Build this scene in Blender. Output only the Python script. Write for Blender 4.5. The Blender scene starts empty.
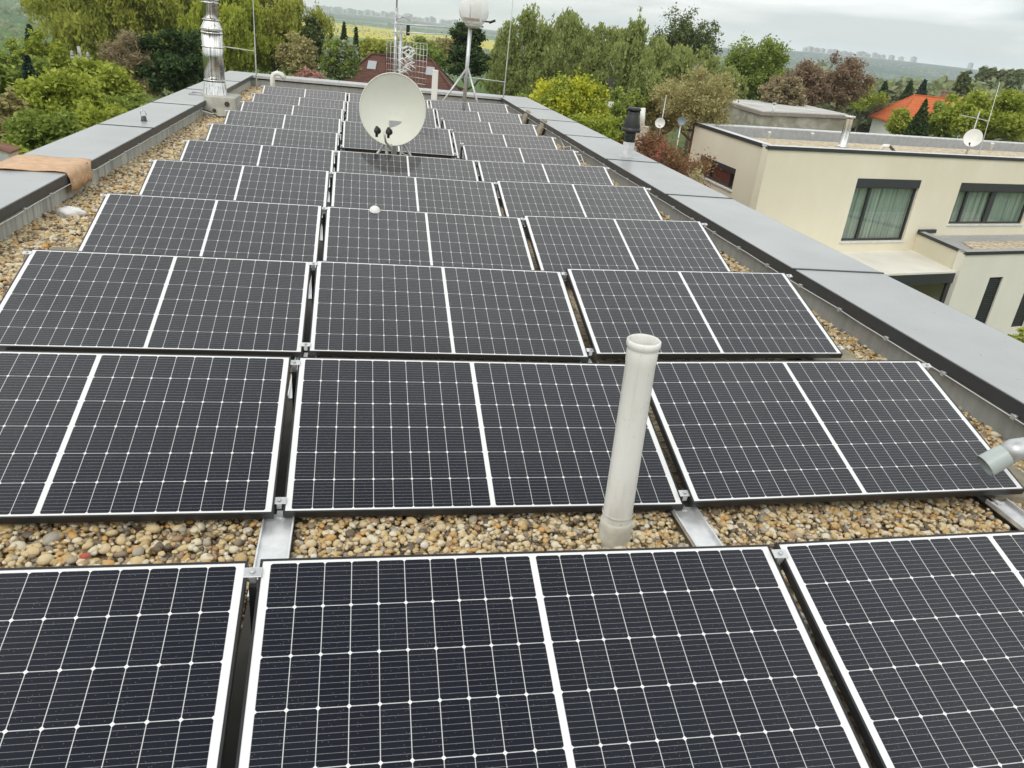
import bpy, math, random
import numpy as np
from mathutils import Vector, Matrix
R = math.radians
random.seed(7); rng = np.random.default_rng(7)
S = bpy.context.scene
COL = S.collection

# ------------------------------------------------------------------ camera
CAM = np.array([-0.58492, -2.74100, 1.95604])
PIT, YAW, ROL, FPX = 1.144429, -0.217633, 0.106009, 770.0
def _rx(a): c, s = math.cos(a), math.sin(a); return np.array([[1,0,0],[0,c,-s],[0,s,c]])
def _rz(a): c, s = math.cos(a), math.sin(a); return np.array([[c,-s,0],[s,c,0],[0,0,1]])
RC = _rz(YAW) @ _rx(PIT) @ _rz(ROL)
cam = bpy.data.cameras.new('camera'); camo = bpy.data.objects.new('camera', cam); COL.objects.link(camo)
m4 = np.eye(4); m4[:3,:3] = RC; m4[:3,3] = CAM
camo.matrix_world = Matrix(m4.tolist())
cam.sensor_width = 36; cam.lens = FPX/1024*36; cam.clip_start = 0.05; cam.clip_end = 20000
S.camera = camo

# ------------------------------------------------------------------ light
SUN_EL, SUN_AZ = 48, 215      # azimuth clockwise from +Y: behind the camera, to the left
w = bpy.data.worlds.new('World'); S.world = w; w.use_nodes = True
nt = w.node_tree; nt.nodes.clear()
def wn(t, **k):
    n = nt.nodes.new(t)
    for a, b in k.items(): setattr(n, a, b)
    return n
out = wn('ShaderNodeOutputWorld')
sky = wn('ShaderNodeTexSky', sky_type='NISHITA'); sky.sun_disc = False
sky.sun_elevation = R(SUN_EL); sky.sun_rotation = R(SUN_AZ); sky.air_density = 1.5; sky.dust_density = 3
bg1 = wn('ShaderNodeBackground'); bg1.inputs[1].default_value = 0.09
nt.links.new(sky.outputs[0], bg1.inputs[0])
tc = wn('ShaderNodeTexCoord'); sep = wn('ShaderNodeSeparateXYZ'); nt.links.new(tc.outputs['Generated'], sep.inputs[0])
def wm(op, a, b=None, clamp=False):
    n = wn('ShaderNodeMath', operation=op, use_clamp=clamp)
    for i, v in enumerate((a, b)):
        if v is None: continue
        if isinstance(v, (int, float)): n.inputs[i].default_value = v
        else: nt.links.new(v, n.inputs[i])
    return n.outputs[0]
zc = wm('ADD', wm('MAXIMUM', sep.outputs[2], 0.0), 0.09)
cx = wm('DIVIDE', sep.outputs[0], zc); cy = wm('DIVIDE', sep.outputs[1], zc)
cmb = wn('ShaderNodeCombineXYZ'); nt.links.new(cx, cmb.inputs[0]); nt.links.new(cy, cmb.inputs[1])
noi = wn('ShaderNodeTexNoise'); noi.inputs['Scale'].default_value = 0.55; noi.inputs['Detail'].default_value = 6; noi.inputs['Roughness'].default_value = 0.5
noi.inputs['Distortion'].default_value = 0.4
nt.links.new(cmb.outputs[0], noi.inputs['Vector'])
rmp = wn('ShaderNodeValToRGB')
rmp.color_ramp.elements[0].position = 0.40; rmp.color_ramp.elements[0].color = (0.54, 0.58, 0.61, 1)
rmp.color_ramp.elements[1].position = 0.60; rmp.color_ramp.elements[1].color = (0.97, 0.99, 0.98, 1)
nt.links.new(noi.outputs[0], rmp.inputs[0])
hz = wn('ShaderNodeMapRange'); nt.links.new(sep.outputs[2], hz.inputs[0])
hz.inputs[1].default_value = 0.0; hz.inputs[2].default_value = 0.065; hz.inputs[3].default_value = 0.8; hz.inputs[4].default_value = 0.0
mix = wn('ShaderNodeMix', data_type='RGBA'); nt.links.new(hz.outputs[0], mix.inputs[0])
nt.links.new(rmp.outputs[0], mix.inputs[6]); mix.inputs[7].default_value = (1.0, 0.91, 0.78, 1)
bg2 = wn('ShaderNodeBackground'); bg2.inputs[1].default_value = 0.98
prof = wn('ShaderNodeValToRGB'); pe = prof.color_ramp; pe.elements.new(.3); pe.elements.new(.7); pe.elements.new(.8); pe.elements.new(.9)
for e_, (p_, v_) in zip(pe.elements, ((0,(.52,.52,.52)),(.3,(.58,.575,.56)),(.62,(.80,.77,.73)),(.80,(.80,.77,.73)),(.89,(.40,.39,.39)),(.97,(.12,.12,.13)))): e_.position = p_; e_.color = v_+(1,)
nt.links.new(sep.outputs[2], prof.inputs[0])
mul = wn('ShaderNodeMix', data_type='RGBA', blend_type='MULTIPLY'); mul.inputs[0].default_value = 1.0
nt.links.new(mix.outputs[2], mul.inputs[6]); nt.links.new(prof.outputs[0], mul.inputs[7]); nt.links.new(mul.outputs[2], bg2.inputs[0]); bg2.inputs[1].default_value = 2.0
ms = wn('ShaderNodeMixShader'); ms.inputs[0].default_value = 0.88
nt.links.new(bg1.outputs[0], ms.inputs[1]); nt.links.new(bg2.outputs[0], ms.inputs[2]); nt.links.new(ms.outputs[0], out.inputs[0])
sl = bpy.data.lights.new('sun', 'SUN'); so = bpy.data.objects.new('sun', sl); COL.objects.link(so)
sl.energy = 0.9; sl.angle = R(28); sl.color = (1, 0.96, 0.9)
so.rotation_euler = (R(90-SUN_EL), 0, R(180-SUN_AZ)); so.location = (0, 0, 60)
vs = S.view_settings; vs.view_transform = 'Standard'; vs.look = 'None'; vs.gamma = 1; vs.exposure = 0.38; vs.use_curve_mapping = False
S.cycles.max_bounces = 6; S.cycles.transparent_max_bounces = 12; S.cycles.volume_bounces = 1
S.cycles.use_denoising = True
S.cycles.caustics_reflective = False; S.cycles.caustics_refractive = False

# ------------------------------------------------------------------ helpers
def ray(px, py): return RC @ np.array([(px-512)/FPX, -(py-384)/FPX, -1.0])
def at(px, py, Y=None, d=None, z=None):
    v = ray(px, py)
    if Y is not None: t = (Y-CAM[1])/v[1]
    elif z is not None: t = (z-CAM[2])/v[2]
    else: t = d/math.hypot(v[0], v[1])
    return CAM + t*v
def tag(o, label=None, cat=None, group=None, kind=None):
    if label: o['label'] = label
    if cat: o['category'] = cat
    if group: o['group'] = group
    if kind: o['kind'] = kind
    return o
def empty(name, loc, label=None, cat=None, group=None):
    o = bpy.data.objects.new(name, None); COL.objects.link(o); o.location = [float(v) for v in loc]; o.empty_display_size = .2
    return tag(o, label, cat, group)
def link_mesh(name, me, mat, parent=None):
    if mat:
        for m_ in (mat if isinstance(mat, (list, tuple)) else [mat]): me.materials.append(m_)
    o = bpy.data.objects.new(name, me); COL.objects.link(o)
    if parent is not None: o.parent = parent
    return o
def wloc(o):
    l = np.array(o.location)
    return l if o.parent is None else l + wloc(o.parent)
class MB:
    def __init__(s): s.v = []; s.f = []; s.sm = []
    def add(s, vs_, fs, smooth=False):
        b = len(s.v); s.v += [tuple(float(c) for c in v) for v in vs_]
        for f in fs: s.f.append(tuple(i+b for i in f)); s.sm.append(smooth)
        return s
    def box(s, a, b):
        x0,y0,z0 = a; x1,y1,z1 = b
        return s.add([(x0,y0,z0),(x1,y0,z0),(x1,y1,z0),(x0,y1,z0),(x0,y0,z1),(x1,y0,z1),(x1,y1,z1),(x0,y1,z1)],
              [(0,3,2,1),(4,5,6,7),(0,1,5,4),(1,2,6,5),(2,3,7,6),(3,0,4,7)])
    def obox(s, o, u, n, a, b):
        """box in a frame: origin o, horizontal axes u and n, z up; a,b = (u,n,z) corners"""
        o = np.array(o, float); u = np.array(u, float); n = np.array(n, float)
        P = lambda p: o + u*p[0] + n*p[1] + np.array([0,0,p[2]])
        c = [(a[0],a[1],a[2]),(b[0],a[1],a[2]),(b[0],b[1],a[2]),(a[0],b[1],a[2]),(a[0],a[1],b[2]),(b[0],a[1],b[2]),(b[0],b[1],b[2]),(a[0],b[1],b[2])]
        return s.add([P(p) for p in c], [(0,3,2,1),(4,5,6,7),(0,1,5,4),(1,2,6,5),(2,3,7,6),(3,0,4,7)])
    def prism(s, poly, z0, z1):
        n = len(poly); v = [(p[0],p[1],z0) for p in poly]+[(p[0],p[1],z1) for p in poly]
        f = [tuple(range(n))[::-1], tuple(range(n,2*n))]+[(i,(i+1)%n,n+(i+1)%n,n+i) for i in range(n)]
        return s.add(v, f)
    def tube(s, pts, rad, seg=10, caps=True, smooth=True):
        pts = [np.array(p, float) for p in pts]; n = len(pts)
        rad = [rad]*n if isinstance(rad, (int, float)) else rad
        vs_ = []; up = None
        for i, p in enumerate(pts):
            t = pts[min(i+1,n-1)]-pts[max(i-1,0)]; t = t/(np.linalg.norm(t)+1e-12)
            if up is None:
                up = np.array([0,0,1.]) if abs(t[2]) < .9 else np.array([1.,0,0])
            a = np.cross(up, t); a /= np.linalg.norm(a)+1e-12; b = np.cross(t, a); up = b
            for k in range(seg):
                th = 2*math.pi*k/seg; vs_.append(p + rad[i]*(math.cos(th)*a+math.sin(th)*b))
        f = [(i*seg+k, i*seg+(k+1)%seg, (i+1)*seg+(k+1)%seg, (i+1)*seg+k) for i in range(n-1) for k in range(seg)]
        s.add(vs_, f, smooth)
        if caps:
            b = len(s.v)-len(vs_)
            s.f.append(tuple(b+k for k in range(seg))[::-1]); s.sm.append(False)
            s.f.append(tuple(b+(n-1)*seg+k for k in range(seg))); s.sm.append(False)
        return s
    def lathe(s, base, prof, seg=24, axis=(0,0,1), smooth=True, caps=True):
        ax = np.array(axis, float); ax /= np.linalg.norm(ax); base = np.array(base, float)
        h = np.array([1.,0,0]) if abs(ax[0]) < .9 else np.array([0,1.,0])
        a = np.cross(ax, h); a /= np.linalg.norm(a); b = np.cross(ax, a)
        vs_ = [base+ax*z+r*(math.cos(2*math.pi*k/seg)*a+math.sin(2*math.pi*k/seg)*b) for r, z in prof for k in range(seg)]
        n = len(prof)
        s.add(vs_, [(i*seg+k, i*seg+(k+1)%seg, (i+1)*seg+(k+1)%seg, (i+1)*seg+k) for i in range(n-1) for k in range(seg)], smooth)
        if caps:
            q = len(s.v)-len(vs_)
            s.f.append(tuple(q+k for k in range(seg))[::-1]); s.sm.append(False)
            s.f.append(tuple(q+(n-1)*seg+k for k in range(seg))); s.sm.append(False)
        return s
    def build(s, name, mat, parent=None, bevel=0, local=False):
        off = np.zeros(3) if (parent is None or local) else wloc(parent)
        me = bpy.data.meshes.new(name)
        me.from_pydata([tuple(np.array(v)-off) for v in s.v], [], s.f)
        me.polygons.foreach_set('use_smooth', s.sm); me.update()
        o = link_mesh(name, me, mat, parent)
        if bevel:
            md = o.modifiers.new('bevel', 'BEVEL'); md.width = bevel; md.segments = 2; md.limit_method = 'ANGLE'; md.angle_limit = R(40)
        return o
def soup(name, V, F, mat, parent=None, smooth=False):
    """V (n,3), F (m,k) numpy arrays -> mesh object, fast"""
    me = bpy.data.meshes.new(name); k = F.shape[1]
    if parent is not None: V = V - wloc(parent)
    me.vertices.add(len(V)); me.vertices.foreach_set('co', V.astype(np.float32).ravel())
    me.loops.add(F.size); me.loops.foreach_set('vertex_index', F.astype(np.int32).ravel())
    me.polygons.add(len(F)); me.polygons.foreach_set('loop_start', np.arange(0, F.size, k, dtype=np.int32))
    if smooth: me.polygons.foreach_set('use_smooth', np.ones(len(F), bool))
    me.update(calc_edges=True); me.validate()
    return link_mesh(name, me, mat, parent)

# ------------------------------------------------------------------ materials
class NG:
    def __init__(s, name):
        s.m = bpy.data.materials.new(name); s.m.use_nodes = True; s.t = s.m.node_tree; s.t.nodes.clear()
        s.out = s.n('ShaderNodeOutputMaterial')
    def n(s, t, **k):
        x = s.t.nodes.new(t)
        for a, b in k.items(): setattr(x, a, b)
        return x
    def l(s, a, b): s.t.links.new(a, b)
    def set(s, sock, v):
        if isinstance(v, (int, float)): sock.default_value = v
        elif isinstance(v, tuple): sock.default_value = v if len(v) == len(sock.default_value) else v+(1,)
        else: s.l(v, sock)
    def m_(s, op, a, b=None, c=None, clamp=False):
        x = s.n('ShaderNodeMath', operation=op, use_clamp=clamp)
        for i, v in enumerate((a, b, c)):
            if v is not None: s.set(x.inputs[i], v)
        return x.outputs[0]
    def mix(s, f, a, b):
        x = s.n('ShaderNodeMix', data_type='RGBA'); s.set(x.inputs[0], f); s.set(x.inputs[6], a); s.set(x.inputs[7], b); return x.outputs[2]
    def noise(s, vec, scale, detail=4, rough=.5, dist=0):
        x = s.n('ShaderNodeTexNoise'); x.inputs['Scale'].default_value = scale; x.inputs['Detail'].default_value = detail
        x.inputs['Roughness'].default_value = rough; x.inputs['Distortion'].default_value = dist
        if vec is not None: s.l(vec, x.inputs['Vector'])
        return x.outputs[0]
    def ramp(s, f, stops):
        x = s.n('ShaderNodeValToRGB'); cr = x.color_ramp
        while len(cr.elements) < len(stops): cr.elements.new(.5)
        for e, (p, c) in zip(cr.elements, stops): e.position = p; e.color = c if len(c) == 4 else c+(1,)
        s.l(f, x.inputs[0]); return x.outputs[0]
    def pos(s, scale=(1,1,1), obj=False):
        if obj: v = s.n('ShaderNodeTexCoord').outputs['Object']
        else: v = s.n('ShaderNodeNewGeometry').outputs['Position']
        mp = s.n('ShaderNodeMapping'); mp.inputs['Scale'].default_value = scale; s.l(v, mp.inputs[0]); return mp.outputs[0]
    def bump(s, h, strength=.3, dist=.01):
        x = s.n('ShaderNodeBump'); x.inputs['Strength'].default_value = strength; x.inputs['Distance'].default_value = dist; s.l(h, x.inputs['Height']); return x.outputs[0]
    def bsdf(s, color, rough=.6, metal=0, spec=.5, normal=None, **k):
        b = s.n('ShaderNodeBsdfPrincipled'); s.set(b.inputs['Base Color'], color); s.set(b.inputs['Roughness'], rough)
        b.inputs['Metallic'].default_value = metal; b.inputs['Specular IOR Level'].default_value = spec
        if normal is not None: s.l(normal, b.inputs['Normal'])
        for a, v in k.items(): s.set(b.inputs[a], v)
        s.l(b.outputs[0], s.out.inputs[0]); return b
def plain(name, col, rough=.5, metal=0, var=.12, scale=6, spec=.5, bump=0, bscale=60):
    g = NG(name); p = g.pos(); n = g.noise(p, scale, 5)
    a = tuple(c*(1-var) for c in col); b = tuple(min(1, c*(1+var)) for c in col)
    c = g.ramp(n, [(.3, a), (.7, b)])
    r = g.m_('ADD', g.m_('MULTIPLY', g.noise(p, scale*2.3, 3), .2), max(0.02, rough-.1))
    nm = g.bump(g.noise(p, bscale, 3), bump, .01) if bump else None
    g.bsdf(c, r, metal, spec, nm); return g.m

M = {}
M['alu'] = plain('aluminium', (.72,.73,.74), .36, .6, .1, 20)
M['galv'] = plain('galvanised_steel', (.55,.56,.57), .45, .6, .12, 15)
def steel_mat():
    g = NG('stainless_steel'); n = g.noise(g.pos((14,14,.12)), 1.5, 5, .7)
    g.bsdf(g.ramp(n, [(.38,(.22,.215,.20)),(.47,(.66,.65,.63)),(.56,(.88,.87,.85)),(.64,(.50,.49,.47))]), g.m_('ADD', .12, g.m_('MULTIPLY', n, .12)), 1, .5, g.bump(n, .35, .04)); return g.m  # upright light and dark reflections painted into the base colour as streaks
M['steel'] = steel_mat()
M['black_frame'] = plain('black_anodised_frame', (.035,.035,.037), .4, .3, .1, 9)
M['black_metal'] = plain('black_metal', (.02,.02,.022), .35, .2, .2, 9)
M['black_plastic'] = plain('black_plastic', (.02,.02,.02), .45)
def pvc_mat():
    g = NG('pale_grey_pvc'); c = g.ramp(g.noise(g.pos((6,6,.8)), 2.2, 5, .65), [(.35,(.62,.62,.57)),(.5,(.74,.74,.71)),(.7,(.78,.78,.75))])
    sp_ = g.noise(g.pos((1,1,1)), 55, 3, .7); c = g.mix(g.m_('MULTIPLY', g.m_('GREATER_THAN', sp_, .66), .35), c, (.42,.39,.32))
    g.bsdf(c, g.m_('ADD', .32, g.m_('MULTIPLY', sp_, .25)), 0, .5, g.bump(g.noise(g.pos((3,3,1)), 9, 3), .08, .01)); return g.m
M['white_plastic'] = plain('white_plastic', (.78,.78,.75), .4, 0, .05)
M['dish'] = plain('dish_paint', (.64,.65,.57), .5, 0, .04, 3)
M['anthracite'] = plain('anthracite_aluminium', (.035,.038,.042), .4, 0, .1)
M['concrete'] = plain('grey_concrete', (.36,.36,.34), .85, 0, .25, 7, bump=.4, bscale=40)
M['paver'] = plain('concrete_paver', (.30,.27,.20), .9, 0, .25, 9, bump=.5, bscale=90)
M['rubber'] = plain('dark_rubber', (.06,.055,.045), .8)
M['wood'] = plain('weathered_wood', (.20,.15,.10), .8)
M['tape'] = plain('tan_adhesive_tape', (.58,.36,.20), .5, 0, .18, 11, bump=.5, bscale=14)
M['brick'] = plain('brown_brick', (.28,.16,.12), .85)
M['cream'] = plain('cream_plaster', (.70,.62,.42), .9, 0, .05, 3, bump=.15, bscale=150)

M['pvc'] = pvc_mat()
def coping_mat():
    g = NG('coping_sheet_metal'); p = g.pos(); n = g.noise(p, 1.3, 5, .6); n2 = g.noise(p, 30, 3)
    c = g.ramp(n, [(.3, (.34,.355,.36)), (.7, (.43,.445,.45))])
    st = g.noise(g.pos((1,8,1)), 2.2, 4); c = g.mix(g.m_('MULTIPLY', st, .30), c, (.36,.36,.34))
    g.bsdf(c, g.m_('ADD', .26, g.m_('MULTIPLY', n2, .05)), 0, .5, g.bump(g.noise(g.pos((1,.5,1)), 1.6, 1), .10, .02)); return g.m
M['coping'] = coping_mat()
def wall_mat(name, base, dark, streak):
    g = NG(name); p = g.pos()
    s_ = g.noise(g.pos((9,9,.7)), 1.6, 6, .6)
    c = g.ramp(s_, [(.32, dark), (.6, base)])
    joint = g.m_('LESS_THAN', g.m_('FRACT', g.m_('MULTIPLY', g.n_y, 1/.42)), .02) if hasattr(g, 'n_y') else None
    n = g.noise(p, 2, 4); c = g.mix(g.m_('MULTIPLY', n, streak), c, dark)
    g.bsdf(c, .8, 0, .3, g.bump(g.noise(p, 50, 4), .25, .01)); return g.m
M['upstand_l'] = wall_mat('stained_pale_upstand', (.60,.61,.57), (.30,.30,.27), .3)
M['upstand_r'] = wall_mat('grey_upstand_membrane', (.34,.345,.33), (.26,.265,.25), .5)

def panel_mat(W, L):
    g = NG('solar_cell_laminate'); tcn = g.n('ShaderNodeTexCoord'); sp = g.n('ShaderNodeSeparateXYZ'); g.l(tcn.outputs['Object'], sp.inputs[0])
    x, y = sp.outputs[0], sp.outputs[1]
    ax = g.m_('ABSOLUTE', x)
    x0, x1 = .010, W/2-.032; cw = (x1-x0)/10; y0, y1 = .017, L-.017; ch = (y1-y0)/6
    u = g.m_('DIVIDE', g.m_('SUBTRACT', ax, x0), cw); v = g.m_('DIVIDE', g.m_('SUBTRACT', y, y0), ch)
    def edge(t, size):   # distance in metres to nearest cell line
        f = g.m_('FRACT', t); return g.m_('MULTIPLY', g.m_('MINIMUM', f, g.m_('SUBTRACT', 1.0, f)), size)
    du, dv = edge(u, cw), edge(v, ch)
    line = g.m_('LESS_THAN', g.m_('MINIMUM', du, g.m_('MULTIPLY', dv, 1.0)), .00122)
    dia = g.m_('LESS_THAN', g.m_('ADD', du, dv), .0075)
    outside = g.m_('MAXIMUM', g.m_('MAXIMUM', g.m_('LESS_THAN', u, 0.0), g.m_('GREATER_THAN', u, 10.0)), g.m_('MAXIMUM', g.m_('LESS_THAN', v, 0.0), g.m_('GREATER_THAN', v, 6.0)))
    white = g.m_('MAXIMUM', g.m_('MAXIMUM', line, dia), outside)
    bb = g.m_('LESS_THAN', edge(g.m_('MULTIPLY', v, 9.0), ch/9), .00052)
    # small solder pads break the busbars up
    brk = g.noise(g.pos((1,1,1), True), 160, 1)
    cid = g.n('ShaderNodeCombineXYZ'); g.set(cid.inputs[0], g.m_('ADD', g.m_('FLOOR', u), g.m_('MULTIPLY', g.m_('SIGN', x), 20.0))); g.set(cid.inputs[1], g.m_('FLOOR', v))
    oi = g.n('ShaderNodeObjectInfo'); g.set(cid.inputs[2], g.m_('MULTIPLY', oi.outputs['Random'], 91.0))
    wn_ = g.n('ShaderNodeTexWhiteNoise'); g.l(cid.outputs[0], wn_.inputs['Vector'])
    cell = g.mix(wn_.outputs['Value'], (.006,.0075,.016), (.009,.011,.020))
    cell = g.mix(g.m_('MULTIPLY', g.noise(g.pos((1,1,1), True), 1.7, 3), .35), cell, (.013,.012,.014))
    cell = g.mix(g.m_('MULTIPLY', bb, g.m_('ADD', .30, g.m_('MULTIPLY', brk, .5))), cell, (.42,.43,.44))
    wc = g.mix(g.m_('MAXIMUM', outside, dia), (.56,.57,.57), (.78,.79,.79))
    c = g.mix(white, cell, wc)
    # dried drops, and a dusty tone whose paling at grazing angles paints in sheen
    po = g.pos((1,1,1), False)
    vo = g.n('ShaderNodeTexVoronoi'); vo.inputs['Scale'].default_value = 130; g.l(po, vo.inputs['Vector'])
    spv = g.n('ShaderNodeSeparateColor'); g.l(vo.outputs['Color'], spv.inputs[0])
    drop = g.m_('MULTIPLY', g.m_('LESS_THAN', vo.outputs['Distance'], .15), g.m_('GREATER_THAN', spv.outputs[0], .62))
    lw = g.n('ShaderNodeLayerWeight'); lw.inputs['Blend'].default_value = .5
    dust_sheen = g.m_('DIVIDE', g.m_('MULTIPLY', g.noise(po, 2.6, 6, .65), .011), g.m_('POWER', g.m_('MAXIMUM', g.m_('SUBTRACT', 1.0, lw.outputs['Facing']), .22), 2.7))
    c = g.mix(g.m_('ADD', dust_sheen, g.m_('MULTIPLY', drop, .26)), c, (.55,.53,.48))
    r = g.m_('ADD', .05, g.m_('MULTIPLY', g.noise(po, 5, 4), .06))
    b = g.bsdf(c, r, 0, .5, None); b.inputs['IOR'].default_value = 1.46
    return g.m

def leaf_mat(name, cols, transl=.42, nscale=.5):
    cols = [tuple(min(.8, v*1.34) for v in c) for c in cols]
    g = NG(name); geo = g.n('ShaderNodeNewGeometry')
    n = g.noise(geo.outputs['Position'], nscale, 3, .6)
    f = g.m_('ADD', g.m_('MULTIPLY', geo.outputs['Random Per Island'], .55), g.m_('MULTIPLY', g.m_('SUBTRACT', n, .25), .9), clamp=True)
    k = len(cols); c = g.ramp(f, [(.08+.84*i/(k-1), cols[i]) for i in range(k)])
    d = g.n('ShaderNodeBsdfDiffuse'); g.l(c, d.inputs[0])
    t = g.n('ShaderNodeBsdfTranslucent'); g.l(c, t.inputs[0])
    ms_ = g.n('ShaderNodeMixShader'); ms_.inputs[0].default_value = transl
    g.l(d.outputs[0], ms_.inputs[1]); g.l(t.outputs[0], ms_.inputs[2]); g.l(ms_.outputs[0], g.out.inputs[0]); return g.m
LEAF = {
 'fresh': leaf_mat('fresh_spring_leaves', [(.12,.16,.025),(.27,.32,.05),(.48,.50,.13)]),
 'willow': leaf_mat('willow_leaves', [(.15,.17,.035),(.29,.31,.06),(.42,.42,.12)]),
 'willow2': leaf_mat('bright_willow_leaves', [(.18,.21,.03),(.31,.35,.055),(.44,.46,.11)]),
 'birch': leaf_mat('birch_leaves', [(.13,.16,.05),(.24,.28,.09),(.38,.41,.18)]),
 'mid': leaf_mat('mid_green_leaves', [(.10,.14,.035),(.21,.27,.06),(.38,.43,.13)]),
 'dark': leaf_mat('dark_needles', [(.022,.040,.016),(.05,.080,.03),(.10,.14,.05)], .15),
 'spruce': leaf_mat('spruce_needles', [(.02,.04,.03),(.045,.075,.05),(.09,.12,.09)], .15),
 'pine': leaf_mat('pine_needles', [(.05,.07,.03),(.11,.14,.05),(.20,.22,.10)], .25),
 'yellow': leaf_mat('yellow_flowers', [(.18,.24,.03),(.46,.46,.05),(.66,.62,.10)]),
 'olive': leaf_mat('olive_young_leaves', [(.15,.13,.06),(.31,.28,.13),(.48,.44,.22)]),
 'brown': leaf_mat('brown_buds_and_twigs', [(.16,.13,.08),(.30,.25,.15),(.44,.38,.24)]),
 'purple': leaf_mat('purple_brown_leaves', [(.13,.09,.065),(.24,.17,.12),(.35,.27,.18)]),
 'white': leaf_mat('white_blossom', [(.12,.16,.06),(.30,.34,.20),(.66,.66,.56)]),
 'rust': leaf_mat('rusty_vine_leaves', [(.14,.065,.04),(.24,.13,.075),(.32,.28,.13)]),
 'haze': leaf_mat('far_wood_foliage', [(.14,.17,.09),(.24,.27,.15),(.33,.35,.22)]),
 'pink': leaf_mat('pink_blossom', [(.2,.14,.08),(.40,.22,.18),(.5,.34,.3)]),
}
M['bark'] = plain('bark', (.12,.10,.075), .9, 0, .35, 6, bump=.6, bscale=25)
M['birch_bark'] = plain('pale_bark', (.42,.40,.35), .8, 0, .4, 4)
M['redbark'] = plain('red_brown_bark', (.2,.1,.06), .9, 0, .3, 6)

# ------------------------------------------------------------------ terrain
GZ = -7.0
def sst(a, b, x):
    t = np.clip((x-a)/(b-a), 0, 1); return t*t*(3-2*t)
def gz(x, y):
    x = np.asarray(x, float); y = np.asarray(y, float)
    d = np.hypot(x-CAM[0], y-CAM[1]); az = np.degrees(np.arctan2(x-CAM[0], y-CAM[1]))
    base = GZ - 21*sst(100, 520, d)
    top = 4 + 44*sst(17, 30, az)*(1-.5*sst(31, 52, az))
    top = top + 3*np.sin(az*.35+1)
    return base + (top+28)*sst(900, 3700, d)**1.15 + np.where(d > 120, 1.2*np.sin(x*.006)*np.cos(y*.005), 0)
def ground_mat():
    g = NG('grass_and_fields'); geo = g.n('ShaderNodeNewGeometry'); sp = g.n('ShaderNodeSeparateXYZ'); g.l(geo.outputs['Position'], sp.inputs[0])
    d = g.m_('SQRT', g.m_('ADD', g.m_('POWER', g.m_('ADD', sp.outputs[0], .58), 2.0), g.m_('POWER', g.m_('ADD', sp.outputs[1], 2.74), 2.0)))
    near = g.ramp(g.noise(geo.outputs['Position'], .35, 6, .65), [(.3, (.05,.07,.02)), (.5, (.09,.13,.03)), (.72, (.16,.15,.08))])
    wob = g.m_('MULTIPLY', g.m_('SUBTRACT', g.noise(g.pos((1,.4,1)), .0016, 3), .5), 500.0)
    dd = g.m_('DIVIDE', g.m_('ADD', d, wob), 4200.0)
    def k(m): return m/4200
    x = g.ramp(dd, [(k(100),(.09,.16,.04)),(k(430),(.10,.19,.04)),(k(450),(.10,.19,.06)),(k(1130),(.09,.16,.05)),(k(1180),(.16,.24,.06)),(k(1260),(.13,.22,.06)),(k(1280),(.62,.52,.015)),
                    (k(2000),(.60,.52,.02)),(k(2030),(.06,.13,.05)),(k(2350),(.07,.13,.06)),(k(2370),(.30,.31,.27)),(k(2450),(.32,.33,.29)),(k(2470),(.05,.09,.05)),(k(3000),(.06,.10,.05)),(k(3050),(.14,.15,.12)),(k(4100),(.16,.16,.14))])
    q = g.m_('ABSOLUTE', g.m_('SUBTRACT', g.m_('DIVIDE', sp.outputs[0], g.m_('MAXIMUM', sp.outputs[1], 1.0)), -.02))
    q = g.m_('ADD', q, g.m_('MULTIPLY', g.noise(g.pos((1,1,1)), .002, 3), .05))
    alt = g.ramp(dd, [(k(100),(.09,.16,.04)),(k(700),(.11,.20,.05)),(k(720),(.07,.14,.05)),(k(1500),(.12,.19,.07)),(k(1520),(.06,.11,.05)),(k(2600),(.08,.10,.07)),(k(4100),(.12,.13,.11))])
    x = g.mix(g.m_('GREATER_THAN', q, .27), x, alt)
    vt = g.n('ShaderNodeTexVoronoi'); vt.inputs['Scale'].default_value = .07; g.l(geo.outputs['Position'], vt.inputs['Vector'])
    twn = g.m_('MULTIPLY', g.m_('LESS_THAN', vt.outputs['Distance'], .36), g.m_('GREATER_THAN', g.noise(geo.outputs['Position'], .0035, 3), .44))
    x = g.mix(g.m_('MULTIPLY', twn, g.m_('MULTIPLY', g.m_('GREATER_THAN', d, 1900.0), .85)), x, (.50,.46,.42))
    f = g.n('ShaderNodeMapRange'); g.l(d, f.inputs[0]); f.inputs[1].default_value = 90; f.inputs[2].default_value = 160
    c = g.mix(f.outputs[0], near, x)
    c = g.mix(g.m_('MULTIPLY', g.noise(geo.outputs['Position'], .02, 6, .7), .35), c, (.08,.11,.05))
    g.bsdf(c, .95, 0, .1); return g.m
def build_ground():
    az = np.radians(np.arange(0, 360, 2.0)); rad = np.concatenate([[0.01], np.linspace(8, 120, 20), np.geomspace(140, 5200, 60)])
    A, D = np.meshgrid(az, rad); X = CAM[0]+D*np.sin(A); Y = CAM[1]+D*np.cos(A); Z = gz(X, Y)
    V = np.stack([X, Y, Z], -1).reshape(-1, 3); n = len(az); F = []
    for i in range(len(rad)-1):
        for j in range(n): F.append((i*n+j, (i+1)*n+j, (i+1)*n+(j+1)%n, i*n+(j+1)%n))
    F = np.array(F)[:, ::-1]
    o = soup('terrain', V, F, ground_mat(), smooth=True); tag(o, kind='structure')
build_ground()

# haze: one box of thin air round everything
g = NG('haze_air'); pv = g.n('ShaderNodeVolumePrincipled'); pv.inputs['Color'].default_value = (.76,.87,.97,1); pv.inputs['Density'].default_value = .00022
g.l(pv.outputs[0], g.out.inputs['Volume'])
hzo = MB().box((-5500,-5500,-33), (5500,5500,140)).build('haze', g.m); tag(hzo, kind='stuff')

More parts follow.
